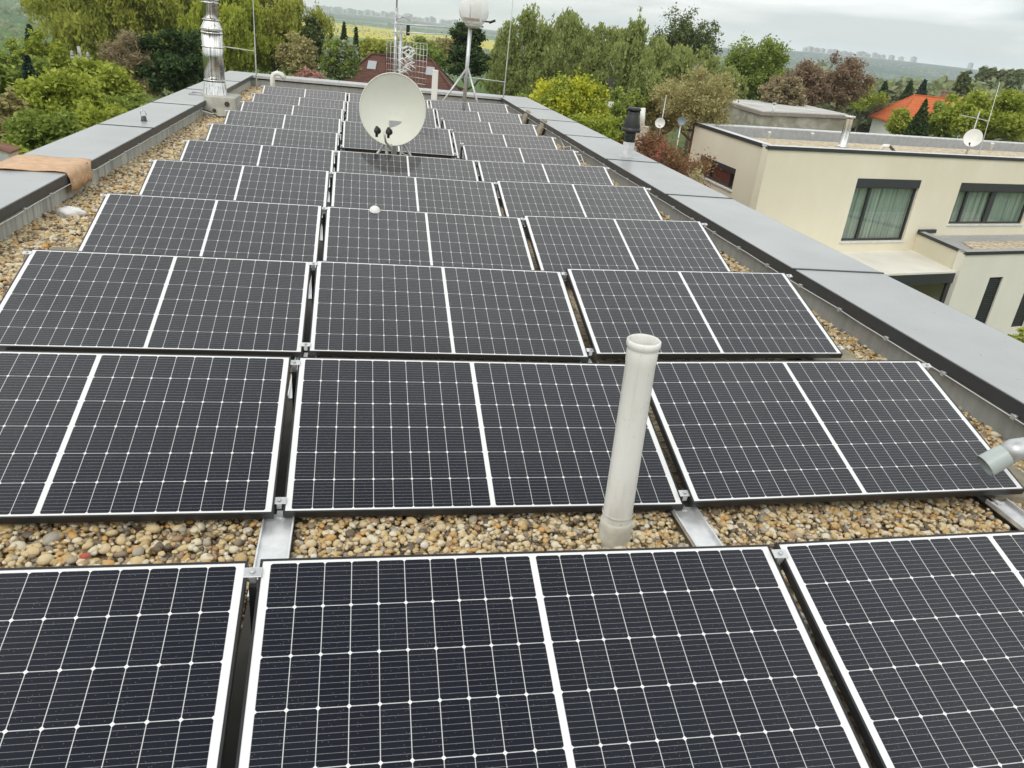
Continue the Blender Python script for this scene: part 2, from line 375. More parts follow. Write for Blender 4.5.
# ------------------------------------------------------------------ our roof
XL, XR, YB, YE = -3.44, 3.26, -7.0, 19.75      # inner faces of the upstands, back and far end
house = empty('flat_roof_building', (0, 0, GZ), 'grey flat roof with sheet metal copings that carries all the solar panels', 'building')
def roof_mat():
    g = NG('gravel_bed'); p = g.pos(); vo = g.n('ShaderNodeTexVoronoi'); vo.inputs['Scale'].default_value = 38; g.l(p, vo.inputs['Vector'])
    sc_ = g.n('ShaderNodeSeparateColor'); g.l(vo.outputs['Color'], sc_.inputs[0])
    c = g.ramp(sc_.outputs[0], [(0,(.10,.07,.04)),(.3,(.22,.16,.09)),(.6,(.30,.24,.15)),(1,(.38,.33,.24))])
    g.bsdf(c, .9, 0, .2, g.bump(vo.outputs['Distance'], .8, .02)); return g.m
MB().box((-4.0,YB,-.35), (4.0,YE+.5,-.012)).build('roof_deck', roof_mat(), house)
MB().box((-4.06,YB-.1,GZ), (-3.98,YE+.75,.18)).box((3.98,YB-.1,GZ),(4.08,YE+.75,.18)).box((-3.98,YE+.68,GZ),(3.98,YE+.76,.18)).box((-3.98,YB-.1,GZ),(3.98,YB-.02,.18)).build('outer_wall', M['cream'], house)
MB().box((-3.98,YB,-.012), (XL,YE+.7,.19)).build('upstand', M['upstand_l'], house)
MB().box((XR,YB,-.012), (3.98,YE+.7,.19)).build('upstand', M['upstand_r'], house)
MB().box((XL,YE,-.012), (XR,YE+.68,.19)).build('upstand', M['upstand_r'], house)
# copings: sheets about 2.9 m long with a raised seam and a dark drip fascia
CT = .29
def coping(x0, x1, y0, y1, inner):
    o = MB().box((x0, y0+.004, CT-.012), (x1, y1-.004, CT)).build('coping_sheet', M['coping'], house, bevel=.004)
    return o
seamsL = [-5.3,-2.4,.5,3.3,6.15,9.0,12.0,14.75,17.4,20.55]
seamsR = [-5.4,-2.5,.4,3.36,6.6,9.3,12.1,14.6,17.1,20.55]
for a, b in zip(seamsL[:-1], seamsL[1:]):
    e0 = 12.95 if a == 12.0 else a     # the chimney block interrupts the coping
    coping(-4.09, -3.40, a, b, 1)
for a, b in zip(seamsR[:-1], seamsR[1:]): coping(3.22, 4.10, a, b, -1)
for a, b in ((-3.40,-1.2),(-1.2,1.1),(1.1,3.22)): MB().box((a+.003,YE-.04,CT-.012),(b-.003,20.55,CT)).build('coping_sheet', M['coping'], house, bevel=.004)
MB().box((-3.402,-5.3,.195),(-3.39,YE-.04,CT-.006)).build('fascia', M['anthracite'], house)
MB().box((3.21,-5.4,.195),(3.222,YE-.04,CT-.006)).build('fascia', M['anthracite'], house)
MB().box((-3.39,YE-.052,.225),(3.21,YE-.04,CT-.006)).build('fascia', M['galv'], house)
MB().box((-4.10,-5.3,.12),(-4.09,20.56,CT-.004)).build('fascia', M['anthracite'], house)
MB().box((4.10,-5.4,.12),(4.11,20.56,CT-.004)).build('fascia', M['anthracite'], house)
for ss, xa, xb in ((seamsL,-4.095,-3.385),(seamsR,3.205,4.105)):
    for y in ss[1:-1]:
        MB().box((xa,y-.02,CT-.002),(xb,y+.008,CT+.007)).build('seam_cap', M['anthracite'], house)

# lightning conductor wires on both upstands
def conductor(x, y0, y1, side, label):
    t = empty('lightning_conductor', (x, y0, .2), label, 'conductor wire', 'lightning conductor wires')
    pts = [(x+random.uniform(-.003,.003), y, .192+random.uniform(-.004,.004)) for y in np.arange(y0, y1, .33)]
    MB().tube(pts, .004, 6).build('wire', M['alu'], t)
    for y in np.arange(y0+.35, y1, .62):
        m = MB().box((x-.012,y-.014,.180),(x+.016*side+.012,y+.014,.206)).tube([(x,y-.02,.2),(x,y+.02,.2)], .009, 8)
        m.build('wire_clip', M['galv'], t)
conductor(-3.376, -4, 12.6, -1, 'thin aluminium wire clipped along the left upstand, under the coping edge')
conductor(3.196, -4, 19.2, 1, 'thin aluminium wire clipped along the right upstand, under the coping edge')

# ------------------------------------------------------------------ solar panels
W, L, TILT = 1.755, .9914, .29394
GAP = .0357
rowY = [-1.625,0,1.659,3.315,4.964,6.617,8.288,9.826,11.497,13.075,14.769]
dy1 = [-.012,-.020,-.008,-.014,-.015,-.003,0,.002,0,.001,-.002]; dy3 = [.002,-.009,-.019,.013,.011,.003,0,-.002,0,-.001,.002]
rz = [-.015,-.014,.005,.019,.032,.002,-.013,-.008,-.013,-.005,.010]
dz1 = [.004,.010,-.006,.007,.006,.003,.011,.027,.012,.005,.006]; dz3 = [.005,.020,.031,.019,.017,-.001,-.024,-.034,-.025,-.010,.003]
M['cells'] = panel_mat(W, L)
def make_panel():
    t = empty('solar_panel', (0,0,0))
    lam = MB().box((-W/2+.008,.008,-.006),(W/2-.008,L-.008,-.0015)).build('cell_laminate', M['cells'], t, local=True)
    m = MB()
    for a, b in (((-W/2,0,-.035),(W/2,.008,0)),((-W/2,L-.008,-.035),(W/2,L,0)),((-W/2,.008,-.035),(-W/2+.008,L-.008,0)),((W/2-.008,.008,-.035),(W/2,L-.008,0))): m.box(a, b)
    m.build('frame', M['black_frame'], t, local=True)
    MB().box((-W/2+.01,.01,-.034),(W/2-.01,.03,-.031)).box((-.06,L-.16,-.03),(.06,L-.06,-.0065)).build('junction_box', M['black_plastic'], t, local=True)
    return t
proto = make_panel()
ORD = ['first','second','third','fourth','fifth','sixth','seventh','eighth','ninth','tenth','eleventh']
CN = {1:'left', 2:'middle', 3:'right'}
EXTRA = {(1,1):'cut off at lower left',(1,2):'nearest the camera',(1,3):'cut off at lower right',(2,2):'behind the upright white pipe',(2,3):'beside the grey elbow pipe',
         (6,2):'just in front of the big dish',(8,2):'behind foot of big dish',(4,2):'with the small white dome behind it',(10,2):'behind the antenna mast',(11,3):'at the foot of the tripod',(11,1):'last before the end wall'}
first = True
def panel_frame(r, c):
    dy = {1:dy1[r-1],2:0,3:dy3[r-1]}[c]; dz = {1:dz1[r-1],2:0,3:dz3[r-1]}[c]
    x = (c-2)*(W+GAP); z = .1+rz[r-1]+dz; sl_ = 0
    if c == 3: sl_ = -.0074+.032; z += sl_*(W/2) - .0
    if c == 3: z -= .0
    return x, rowY[r-1]+dy, z, sl_
A3 = .02492
for r in range(1, 12):
    for c in (1, 2, 3):
        if c == 2 and r in (7, 9): continue
        if first: o = proto; first = False
        else:
            o = proto.copy(); COL.objects.link(o)
            for ch in proto.children:
                k = ch.copy(); COL.objects.link(k); k.parent = o
        x, y, z, _ = panel_frame(r, c)
        if c == 3: z = .1+rz[r-1]+dz3[r-1]+A3*(W/2+GAP/2)
        roll = A3 if c == 3 else 0
        o.location = (x, y, z)
        o.rotation_euler = (Matrix.Rotation(-roll, 3, 'Y') @ Matrix.Rotation(TILT, 3, 'X')).to_euler()
        ex = EXTRA.get((r, c))
        tag(o, 'dark solar panel, %s row from camera, %s column%s' % (ORD[r-1], CN[c], ', '+ex if ex else ''), 'solar panel', 'tilted solar panels set out in rows')
# supports: rear posts and front feet sit on rails
gapx = [-W/2-GAP/2, W/2+GAP/2]; endx = [-1.5*W-GAP-.012, 1.5*W+GAP+.012]
def rail(x, label, wd=.062):
    t = empty('mounting_rail', (x, YB+4, 0), label, 'rail', 'aluminium rails under the panels')
    MB().box((x-.062,-2.2,.030),(x+.062,15.8,.0355)).build('gap_shade_strip', M['rubber'], t)  # dark strip added so the gap between panels looks shaded
    for r in range(-1, 11):
        ya = (rowY[r] if r >= 0 else -3.2)+L*math.cos(TILT)+.20; yb = (rowY[r+1] if r < 10 else rowY[r]+1.25)+.05
        MB().box((x-wd,ya,.036),(x+wd,yb,.042)).box((x-wd,ya,.042),(x-wd+.006,yb,.058)).box((x+wd-.006,ya,.042),(x+wd,yb,.058)).build('channel', M['alu'], t)
    for r in range(11):
        y = rowY[r]; zf = .05+rz[r]; e = L*math.cos(TILT); zt = .1+rz[r]+L*math.sin(TILT)-.04
        MB().box((x-.012,y+.02,.042),(x+.012,y+.07,zf+.012)).build('front_foot', M['alu'], t)
        MB().box((x-.012,y+e-.07,.042),(x+.012,y+e-.035,zt-.012)).build('rear_post', M['anthracite'], t)
rail(gapx[0], 'aluminium rail running under the gap between left and middle panel columns')
rail(gapx[1], 'aluminium rail running under the gap between middle and right panel columns')
rail(endx[0]+.09, 'aluminium rail under the outer ends of the left column panels')
rail(endx[1]-.09, 'aluminium rail under the outer ends of the right column panels')
# clamps
cproto = None
def clamp(x, r, s, label, w_=.019, roll=0, zadd=0):
    """s = distance along the slope from the near edge"""
    global cproto
    if cproto is None:
        t = empty('panel_clamp', (0,0,0))
        MB().box((-.027,-.018,.0005),(.027,.018,.005)).box((-.011,-.018,-.03),(.011,.018,.0005)).build('clamp_plate', M['alu'], t, bevel=.0015, local=True)
        MB().lathe((0,0,.006), [(.008,0),(.008,.006),(.004,.008)], 10).build('bolt', M['galv'], t, local=True)
        cproto = t; o = t
    else:
        o = cproto.copy(); COL.objects.link(o)
        for ch in cproto.children:
            k = ch.copy(); COL.objects.link(k); k.parent = o
    o.location = (x, rowY[r-1]+s*math.cos(TILT), .1+rz[r-1]+zadd+s*math.sin(TILT))
    o.rotation_euler = (TILT, -roll, 0)
    tag(o, label, 'clamp', 'silver clamps holding the panels')
for r in range(1, 12):
    for side, x in ((1, gapx[0]), (2, gapx[1])):
        for s, wd in ((.055,'near'),(L-.055,'far')):
            if r == 1 and s < .1: continue
            if r in (7, 9) and False: continue
            cn = 'left' if side == 1 else 'right'
            clamp(x, r, s, 'silver clamp at the %s end of the %s gap in the %s panel row' % (wd, cn, ORD[r-1]), zadd=.004 if side==1 else .012)
    for c, x in ((1, endx[0]), (3, endx[1])):
        for s, wd in ((.055,'near'),(L-.055,'far')):
            if r <= 2 and not (r == 2 and c == 3 and wd == 'far'): continue
            za = dz1[r-1] if c == 1 else dz3[r-1]+A3*W
            clamp(x, r, s, 'silver end clamp at the %s outer corner of the %s row, %s side' % (wd, ORD[r-1], CN[c]), zadd=za, roll=A3 if c==3 else 0)
# concrete ballast slabs under the panel ends
for r in range(2, 12):
    for c, x, sd in ((1, endx[0], -1), (3, endx[1], 1)):
        if c == 3 and r > 5: continue
        y = rowY[r-1]+.06
        cx_ = x + sd*.04
        a = empty('concrete_paver', (cx_, y, .005), 'grey beige concrete slab under the near %s corner of the %s panel row' % (CN[c], ORD[r-1]), 'paving slab', 'ballast slabs under the panel ends') if False else None
        o = MB().box((cx_-.19+sd*.06, y, -.008),(cx_+.19+sd*.06, y+.40, .070 if c == 1 else .06)).build('concrete_slab', M['paver'], None, bevel=.006)
        tag(o, 'grey beige concrete slab under the near %s corner of the %s panel row' % (CN[c], ORD[r-1]), 'paving slab', 'ballast slabs under the panel ends')
# support frame of the missing panels: bare gap with cable
# ------------------------------------------------------------------ gravel
def ico(sub):
    import bmesh
    bm = bmesh.new(); bmesh.ops.create_icosphere(bm, subdivisions=sub, radius=1); bm.verts.ensure_lookup_table()
    V = np.array([v.co[:] for v in bm.verts]); F = np.array([[v.index for v in f.verts] for f in bm.faces]); bm.free(); return V, F
def gravel_mat():
    g = NG('river_pebbles'); geo = g.n('ShaderNodeNewGeometry'); rr = geo.outputs['Random Per Island']
    c = g.ramp(rr, [(0,(.09,.07,.05)),(.08,(.24,.19,.13)),(.16,(.52,.37,.16)),(.32,(.64,.50,.27)),(.48,(.38,.35,.29)),(.56,(.60,.34,.10)),(.61,(.66,.54,.33)),(.78,(.72,.66,.50)),(.93,(.38,.22,.12)),(.97,(.74,.70,.62))])
    for e in g.t.nodes:
        if e.type == 'VALTORGB': e.color_ramp.interpolation = 'CONSTANT'
    n = g.noise(geo.outputs['Position'], 90, 4, .6); c = g.mix(g.m_('MULTIPLY', n, .35), c, (.42,.34,.23))
    g.bsdf(c, .6, 0, .4); return g.m
PM = gravel_mat()
def pebbles(regions, name, label):
    Vs, Fs = [], []; off = 0
    for (x0,x1,y0,y1,size,sub,layers) in regions:
        bV, bF = ico(sub)
        n = int((x1-x0)*(y1-y0)/(size**2*.62)*layers)
        P = np.stack([rng.uniform(x0,x1,n), rng.uniform(y0,y1,n), rng.uniform(-.012,.028,n)], -1)
        for rx_ in (-W/2-GAP/2, W/2+GAP/2, -1.5*W-GAP+.078, 1.5*W+GAP-.078):
            P = P[np.abs(P[:,0]-rx_) > .068]
        n = len(P)
        sc_ = size*.55*rng.lognormal(0,.32,(n,1))*np.stack([rng.uniform(.85,1.35,n), rng.uniform(.7,1.05,n), rng.uniform(.5,.8,n)], -1)
        a = rng.uniform(0, 6.283, n); b = rng.normal(0, .45, n)
        ca, sa, cb, sb = np.cos(a), np.sin(a), np.cos(b), np.sin(b); z0 = np.zeros(n)
        RZ = np.stack([np.stack([ca,-sa,z0],-1), np.stack([sa,ca,z0],-1), np.stack([z0,z0,z0+1],-1)], 1)
        RX = np.stack([np.stack([z0+1,z0,z0],-1), np.stack([z0,cb,-sb],-1), np.stack([z0,sb,cb],-1)], 1)
        RR = RZ @ RX
        nz = 1+rng.normal(0,.07,(n,len(bV),1))
        V = (bV[None]*nz)*sc_[:,None,:]; V = np.einsum('nij,nkj->nki', RR, V) + P[:,None,:]
        F = bF[None] + (np.arange(n)*len(bV))[:,None,None]
        Vs.append(V.reshape(-1,3)); Fs.append(F.reshape(-1,3)+off); off += n*len(bV)
    o = soup(name, np.concatenate(Vs), np.concatenate(Fs), PM, smooth=True); tag(o, label, 'gravel', kind='stuff')
xe0, xe1 = endx[0]+.03, endx[1]-.03
pebbles([(-3.45,3.27,-.78,.12,.021,2,1.15), (-3.45,xe0+.1,.1,6,.025,2,1.2), (-3.45,xe0+.15,6,19.7,.032,1,1.25),
         (xe1-.1,3.27,.1,5,.025,2,1.2), (xe1-.05,3.27,5,19.7,.034,1,1.2), (xe0,xe1,15.8,19.7,.036,1,1.1), (-.9,.9,9.2,9.9,.034,1,1.1), (-.9,.9,12.4,13.1,.034,1,1.1),
         (-.95,-.8,.6,8,.03,1,1),(.8,.95,.6,8,.03,1,1)],
        'gravel', 'tan and grey river pebbles covering the flat roof')
# ------------------------------------------------------------------ things on our roof
def frameobj(name, label, cat, base, group=None): return empty(name, base, label, cat, group)
# upright plastic vent pipe
pb = np.array([.507,-.15,0]); pt = np.array([.482,-.15,.955])
t = empty('vent_pipe', pb, 'tall upright pale grey plastic pipe with open socket end between the front two rows', 'pipe')
ax = pt-pb
MB().lathe(pb+ax*.12, [(.0620,0),(.0600,.40),(.0585,.735),(.0605,.742),(.0610,.785),(.0600,.792),(.0605,.800),(.0655,.806),(.0668,.817),(.0655,.828),(.0605,.832),(.0585,.826),(.0565,.80),(.0555,.62)], 40, ax, caps=False).build('pipe_shaft', M['pvc'], t)
MB().lathe(pb+ax*.86, [(.0600,0),(.0595,.001)], 40, ax).build('bore', M['black_plastic'], t) if False else None
MB().lathe(pb+ax*.78, [(.0555,0),(.0,.001)], 30, ax).build('inner_floor', M['rubber'], t)
MB().lathe(pb-np.array([0,0,.01]), [(.070,0),(.069,.10),(.068,.125),(.065,.135),(.062,.138)], 40, ax, caps=False).build('foot_collar', plain('grimy_grey_sleeve',(.50,.49,.43),.6,0,.25,14), t)
MB().lathe(pb+ax*.165, [(.0655,0),(.067,.006),(.0655,.012)], 40, ax, caps=False).build('sealing_ring', M['pvc'], t)
# elbow pipe at the right edge
e0 = np.array([3.02,.14,.36]);
t = empty('elbow_vent', (3.05,.35,0), 'grey plastic elbow pipe turned down beside the right end of the second row', 'pipe')
A_ = at(1085,440,z=.44); B_ = at(1014,450,z=.42); C_ = at(985,466,z=.33)
MB().tube([np.array([A_[0]+.10,A_[1]+.02,0]), np.array([A_[0]+.10,A_[1]+.02,.33]), np.array([A_[0]+.07,A_[1]+.01,.42]), A_+[0,0,.02], B_], .050, 24).build('riser', M['pvc'], t)
MB().tube([B_+(A_-B_)*.25, B_, B_+(C_-B_)*.3], .053, 24, caps=True).build('collar', M['galv'], t)
MB().tube([B_+(C_-B_)*.28, C_], [.053,.055], 24, caps=False).tube([B_+(C_-B_)*.35, C_+(B_-C_)*.02], [.047,.049], 24, caps=False).build('spout', plain('blue_grey_pvc',(.42,.47,.46),.35), t)
# little white dome between rows four and five
p = at(375,204.5,z=.45)
p = CAM+(at(375,204.5,z=.45)-CAM)*1.0
t = empty('roof_vent_dome', (p[0],p[1],0), 'small white domed roof vent peeking out behind the fourth panel row', 'roof vent')
MB().lathe((p[0],p[1],0), [(.035,0),(.035,p[2]-.06)], 16).build('stem', M['white_plastic'], t)
MB().lathe((p[0],p[1],p[2]-.085), [(.045,-.03),(.052,.0),(.050,.03),(.040,.055),(.022,.070),(.002,.075)], 24).build('dome', M['white_plastic'], t)

# satellite dish
D0 = np.array([at(394,152,Y=8.35)[0], 8.35, 0]); DC = at(393,110,Y=8.20)
t = empty('satellite_dish', D0, 'big pale round satellite dish in the middle of the roof', 'satellite dish')
nrm = (CAM-DC); nrm[2] = 0; nrm /= np.linalg.norm(nrm); nrm = nrm + np.array([-.10,0,.16]); nrm /= np.linalg.norm(nrm)
sx = np.cross([0,0,1.], nrm); sx /= np.linalg.norm(sx); sy = np.cross(nrm, sx)
NR, NS = 14, 56
def dishpt(rr, th, off=0):
    return DC + sx*(.432*rr*math.cos(th)) + sy*(.455*rr*math.sin(th)) + nrm*(.11*rr*rr-.06+off)
m = MB(); vv = []; ff = []
for i in range(NR+1):
    for k in range(NS): vv.append(dishpt(i/NR, 2*math.pi*k/NS))
for i in range(NR):
    for k in range(NS): ff.append((i*NS+k,(i+1)*NS+k,(i+1)*NS+(k+1)%NS,i*NS+(k+1)%NS))
m.add(vv, ff, True)
vv = [dishpt(i/NR, 2*math.pi*k/NS, -.012) for i in range(NR+1) for k in range(NS)]
m.add(vv, [f[::-1] for f in ff], True)
m.build('reflector', M['dish'], t)
MB().tube([dishpt(1.0, 2*math.pi*k/NS, -.004) for k in range(NS+1)], .009, 8, caps=False).build('rim', M['dish'], t)
for k_ in (-1, 1): MB().lathe(dishpt(0,0)+sx*(.045*k_)-sy*.04, [(.007,0),(.007,.005)], 8, nrm).build('bolt', M['galv'], t)
low = dishpt(1.0, -1.57)
arm_end = low + nrm*.36 + sy*.20 - sx*.06
MB().tube([low+sy*.02-nrm*.05, low+nrm*.1-sy*.02, low+nrm*.30+sy*.03-sx*.04, arm_end-sy*.05], .014, 8).build('feed_arm', M['galv'], t)
for k in (-1, 1):
    c0 = arm_end + sx*(.075*k-.02)
    l = MB().lathe(c0, [(.022,0),(.026,.03),(.034,.05),(.044,.075),(.046,.10),(.040,.112),(.0,.114)], 18, -nrm+sy*-.45)
    h = l.build('receiver_head', M['black_plastic'], t)
    MB().tube([c0, c0+nrm*.02-sy*.05, c0-sy*.11-nrm*.02], .018, 10).build('cable_socket', M['black_plastic'], h)
MB().box((D0[0]-.04,D0[1]-.04,0),(D0[0]+.04,D0[1]+.04,.02)).tube([D0, D0+[0,0,.70]], .038, 16).build('mast', M['galv'], t)
MB().obox(D0+[0,-.06,.45], [1,0,0],[0,1,0], (-.08,-.09,0),(.08,.05,.28)).build('bracket', M['galv'], t)
for dx_, dy_ in ((-.40,-.12),(.40,-.12),(0,.5)):
    MB().tube([D0+[dx_,dy_,.04], D0+[dx_*.12,dy_*.12,.52]], .017, 8).build('strut', M['galv'], t)
MB().tube([D0+[-.10,-.06,.04], D0+[-.10,-.06,.40]], .022, 10).tube([D0+[.09,-.06,.04], D0+[.09,-.06,.40]], .018, 10).build('side_pipe', M['white_plastic'], t)
MB().box((D0[0]-.5,D0[1]-.36,0),(D0[0]+.5,D0[1]-.14,.05)).box((D0[0]-.3,D0[1]+.35,0),(D0[0]+.3,D0[1]+.62,.05)).build('ballast', M['paver'], t)
MB().tube([D0+[.05,-.04,.45], D0+[.12,-.08,.30], D0+[.20,-.08,.28], D0+[.17,-.05,.15], D0+[.1,-.02,.04]], .009, 6).build('cable', M['white_plastic'], t)

# antenna mast behind the dish
AY = 12.6; b = at(397,112,Y=AY); AX = b[0]
AX = at(396,30,Y=AY)[0]
t = empty('antenna_mast', (AX,AY,0), 'grey mast with television aerials behind the big dish', 'antenna')
MB().tube([(AX,AY,0),(AX,AY,2.15)], .032, 12).tube([(AX,AY,2.1),(AX,AY,3.6)], .014, 8).tube([(AX+.09,AY+.02,.1),(AX+.09,AY+.02,1.9)], .028, 10).build('pole', M['galv'], t)
def yagi(px0, py0, px1, py1, n_, el, name='yagi_aerial'):
    a0, a1 = at(px0,py0,Y=AY-.05), at(px1,py1,Y=AY-.3)
    m = MB().tube([a0,a1], .011, 6)
    for i in range(n_):
        c = a0+(a1-a0)*((i+.5)/n_); m.tube([c-[0,el,0], c+[0,el,0]], .004, 5)
    return m.build(name, M['alu'], t)
y1_ = yagi(392,23.5,448,27,9,.14); yagi(392,32,448,34.5,9,.14)
q0, q1 = at(433,27,Y=AY-.2), at(435,34,Y=AY-.2); MB().tube([q0,q0+[.05,0,-.03],q1], .008, 6).build('dipole_loop', M['alu'], y1_)
q0 = at(408,30,Y=AY-.1); MB().obox(q0,[1,0,0],[0,1,0],(-.03,-.03,-.09),(.03,.03,.08)).build('clamp', M['black_plastic'], t)
def grid(px0, py0, px1, py1, dyy, mat_, nv, nh, name):
    c00, c11 = at(px0,py0,Y=AY), at(px1,py1,Y=AY); z0_, z1_ = c11[2], c00[2]
    xa, xb = c00[0], c11[0]; m = MB()
    for i in range(nv):
        f = i/(nv-1); x = xa+(xb-xa)*f; y = AY-.05+dyy*f
        m.tube([(x,y,z0_),(x,y,z1_)], .003, 5)
    for i in range(nh):
        z = z0_+(z1_-z0_)*i/(nh-1); m.tube([(xa,AY-.05,z),(xb,AY-.05+dyy,z)], .0035, 5)
    return m.build(name, mat_, t)
grid(403,41,424,83,-.35,M['alu'],8,8,'reflector_grid'); grid(386,39,395,76,.0,M['black_metal'],6,6,'reflector_grid')
grid(387,40,401,76,-.25,M['alu'],5,7,'reflector_grid')
m = MB(); c = at(407,60,Y=AY-.3)
for i in range(9):
    for k in range(4):
        a = c+np.array([rng.uniform(-.12,.12), rng.uniform(-.08,.08), -.20+i*.05]); m.tube([a-[.05,0,.03*((k%2)*2-1)], a+[.05,0,.03*((k%2)*2-1)]], .010, 5)
m.build('dipole_stack', M['white_plastic'], t)
c = at(404,17,Y=AY); m = MB()
for k in range(5): m.tube([c+[-.16,-.05,-.06+.03*k], c+[.12,.02,.06-.03*k]], .006, 5)
m.tube([c, (AX,AY,c[2]-.05)], .01, 6).build('small_aerial', M['alu'], t)
MB().box((AX-.5,AY-.3,0),(AX+.5,AY-.05,.06)).box((AX-.5,AY+.1,0),(AX+.5,AY+.35,.06)).build('ballast', M['paver'], t)

# globe on a tripod
TY = 17.0; g0 = at(474,11,Y=TY); pf = at(463,100,Y=TY); px_ = (g0[0]+pf[0])/2
t = empty('tripod_antenna', (px_,TY,0), 'translucent white globe aerial on a tall grey tripod near the far wall', 'antenna')
px_ = g0[0]-.06; zt_ = g0[2]-.30; apex = at(466,67,Y=TY)[2]
MB().tube([(px_-.03,TY,.02),(px_,TY,zt_)], .045, 12).build('pole', M['galv'], t)
for q in (at(444,99,Y=TY-.25), at(479,104,Y=TY-.35), np.array([px_+.05,TY+.7,.02])):
    q = np.array([q[0]-.02, q[1], .02])+np.array([(q[0]-px_)*.35,0,0]); MB().tube([q,(px_,TY,apex)], .026, 8).build('leg', M['galv'], t)
gg = NG('milky_globe'); b_ = gg.n('ShaderNodeBsdfPrincipled'); b_.inputs['Base Color'].default_value = (.85,.85,.83,1); b_.inputs['Roughness'].default_value = .15
tr = gg.n('ShaderNodeBsdfTransparent'); mx = gg.n('ShaderNodeMixShader'); lw = gg.n('ShaderNodeLayerWeight'); lw.inputs['Blend'].default_value = .35
mr = gg.n('ShaderNodeMapRange'); mr.inputs[3].default_value = .38; mr.inputs[4].default_value = .95; gg.l(lw.outputs['Facing'], mr.inputs[0])
gg.l(mr.outputs[0], mx.inputs[0]); gg.l(tr.outputs[0], mx.inputs[1]); gg.l(b_.outputs[0], mx.inputs[2]); gg.l(mx.outputs[0], gg.out.inputs[0])
gc = np.array([g0[0],TY,g0[2]]); gr = .345
MB().lathe(gc-[0,0,gr], [(max(.002,gr*math.sin(a)), gr-gr*math.cos(a)) for a in np.linspace(0,math.pi,20)], 32, caps=False).build('globe', gg.m, t)
MB().obox(gc,[1,0,0],[0,1,0],(-.04,-.05,-.14),(.17,.02,.18)).build('inner_panel', M['white_plastic'], t)
MB().obox(gc,[1,0,0],[0,1,0],(-.24,-.08,-.22),(.14,.06,-.15)).tube([gc+[-.09,-.05,-.2],gc+[-.09,-.05,.17]],.014,6).build('inner_mount', M['brick'], t)
MB().lathe(gc-[0,0,gr+.02], [(.10,0),(.16,.03),(.20,.07)], 20).build('socket', M['galv'], t)
q = at(491,22,Y=TY); MB().tube([gc+[.2,-.1,-.2], q], .02, 6).tube([q-[.04,0,.02],q+[.1,0,.04]], .03, 6).build('side_probe', M['black_metal'], t)
# lightning rods
def rod(p0, p1, bar, label, side):
    t = empty('lightning_rod', p0, label, 'lightning rod', 'lightning rods on the roof')
    d_ = np.array(p1)-np.array(p0)
    MB().tube([p0, np.array(p0)+d_*.35, p1, np.array(p1)+d_*.5], [.018,.014,.008,.006], 8).build('rod', M['alu'], t)
    MB().tube(bar, .011, 6).build('stand_off_arm', M['white_plastic'], t)
r0 = at(504,91,Y=19.95); r0[2] = CT; r1 = at(513,0,Y=19.95)
rod(r0, r1, [np.array([px_,TY,at(467,77,Y=TY)[2]]), at(505,82,Y=19.9)], 'thin rod standing on the far right corner of the parapet', 1)
r0 = at(256.5,78,Y=18.6); r0[2] = .0; r1 = at(253,0,Y=18.6)
FY = 13.35; FX = at(214,70,Y=FY)[0]
rod(r0, r1, [np.array([FX+.15,FY,at(224,46.5,Y=FY)[2]]), at(254,51,Y=18.6)], 'thin rod standing in the far left corner beside the steel flue', -1)
# white post near far wall
q = at(434,99,Y=17.6); z1_ = at(436,70,Y=17.6)[2]
t = empty('white_post', (q[0],17.6,0), 'short white square post between dish and tripod at the far wall', 'post')
MB().box((q[0]-.07,17.55,0),(q[0]+.07,17.67,z1_)).build('post_shaft', M['white_plastic'], t, bevel=.01)
MB().box((q[0]-.2,17.4,0),(q[0]+.2,17.8,.05)).build('foot', M['paver'], t)
# hooked vent pipe at far left
q = at(275,88,Y=16.9); zt_ = at(276,73,Y=16.9)[2]
t = empty('hooked_vent', (q[0],16.9,0), 'pale swan neck vent pipe behind the far left panels', 'pipe')
MB().tube([(q[0]-.05,16.9,0),(q[0]-.05,16.9,zt_-.12),(q[0]-.02,16.9,zt_-.03),(q[0]+.06,16.89,zt_),(q[0]+.15,16.88,zt_-.02),(q[0]+.22,16.87,zt_-.10)], .055, 16).build('pipe', M['pvc'], t)
MB().lathe((q[0]-.05,16.9,0), [(.12,0),(.09,.06),(.065,.1)], 16).build('collar', M['rubber'], t)

# flue on its concrete block
blk = empty('chimney_block', (-3.3,13.3,0), 'low concrete chimney block breaking the left parapet, under the steel flue', 'chimney base')
MB().box((-3.86,12.02+.0,-.01),(-2.86,12.95+.55,.0)).build('foot', M['concrete'], blk) if False else None
MB().box((-3.44,12.98,-.01),(-2.87,13.72,.37)).build('block', plain('pale_render',(.45,.45,.40),.85,0,.25,5), blk, bevel=.02)
MB().lathe((-3.02,12.975,.25), [(.045,0),(.045,.01)], 14, (0,-1,0)).lathe((-3.25,12.975,.12), [(.035,0),(.035,.01)], 14, (0,-1,0)).build('outlet', M['rubber'], blk)
FZ = .37
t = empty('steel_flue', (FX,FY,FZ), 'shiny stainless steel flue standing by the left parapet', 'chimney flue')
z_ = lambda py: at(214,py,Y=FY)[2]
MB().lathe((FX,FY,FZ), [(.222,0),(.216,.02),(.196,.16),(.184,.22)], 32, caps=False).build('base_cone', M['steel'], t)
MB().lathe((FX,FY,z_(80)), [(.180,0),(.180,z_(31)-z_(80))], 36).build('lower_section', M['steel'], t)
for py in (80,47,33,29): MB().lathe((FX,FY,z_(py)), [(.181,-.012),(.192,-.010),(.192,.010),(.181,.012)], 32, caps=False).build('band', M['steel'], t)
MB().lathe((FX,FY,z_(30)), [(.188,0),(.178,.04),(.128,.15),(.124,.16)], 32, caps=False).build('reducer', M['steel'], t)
MB().lathe((FX,FY,z_(22)), [(.123,0),(.123,1.1)], 32).build('upper_section', M['steel'], t)
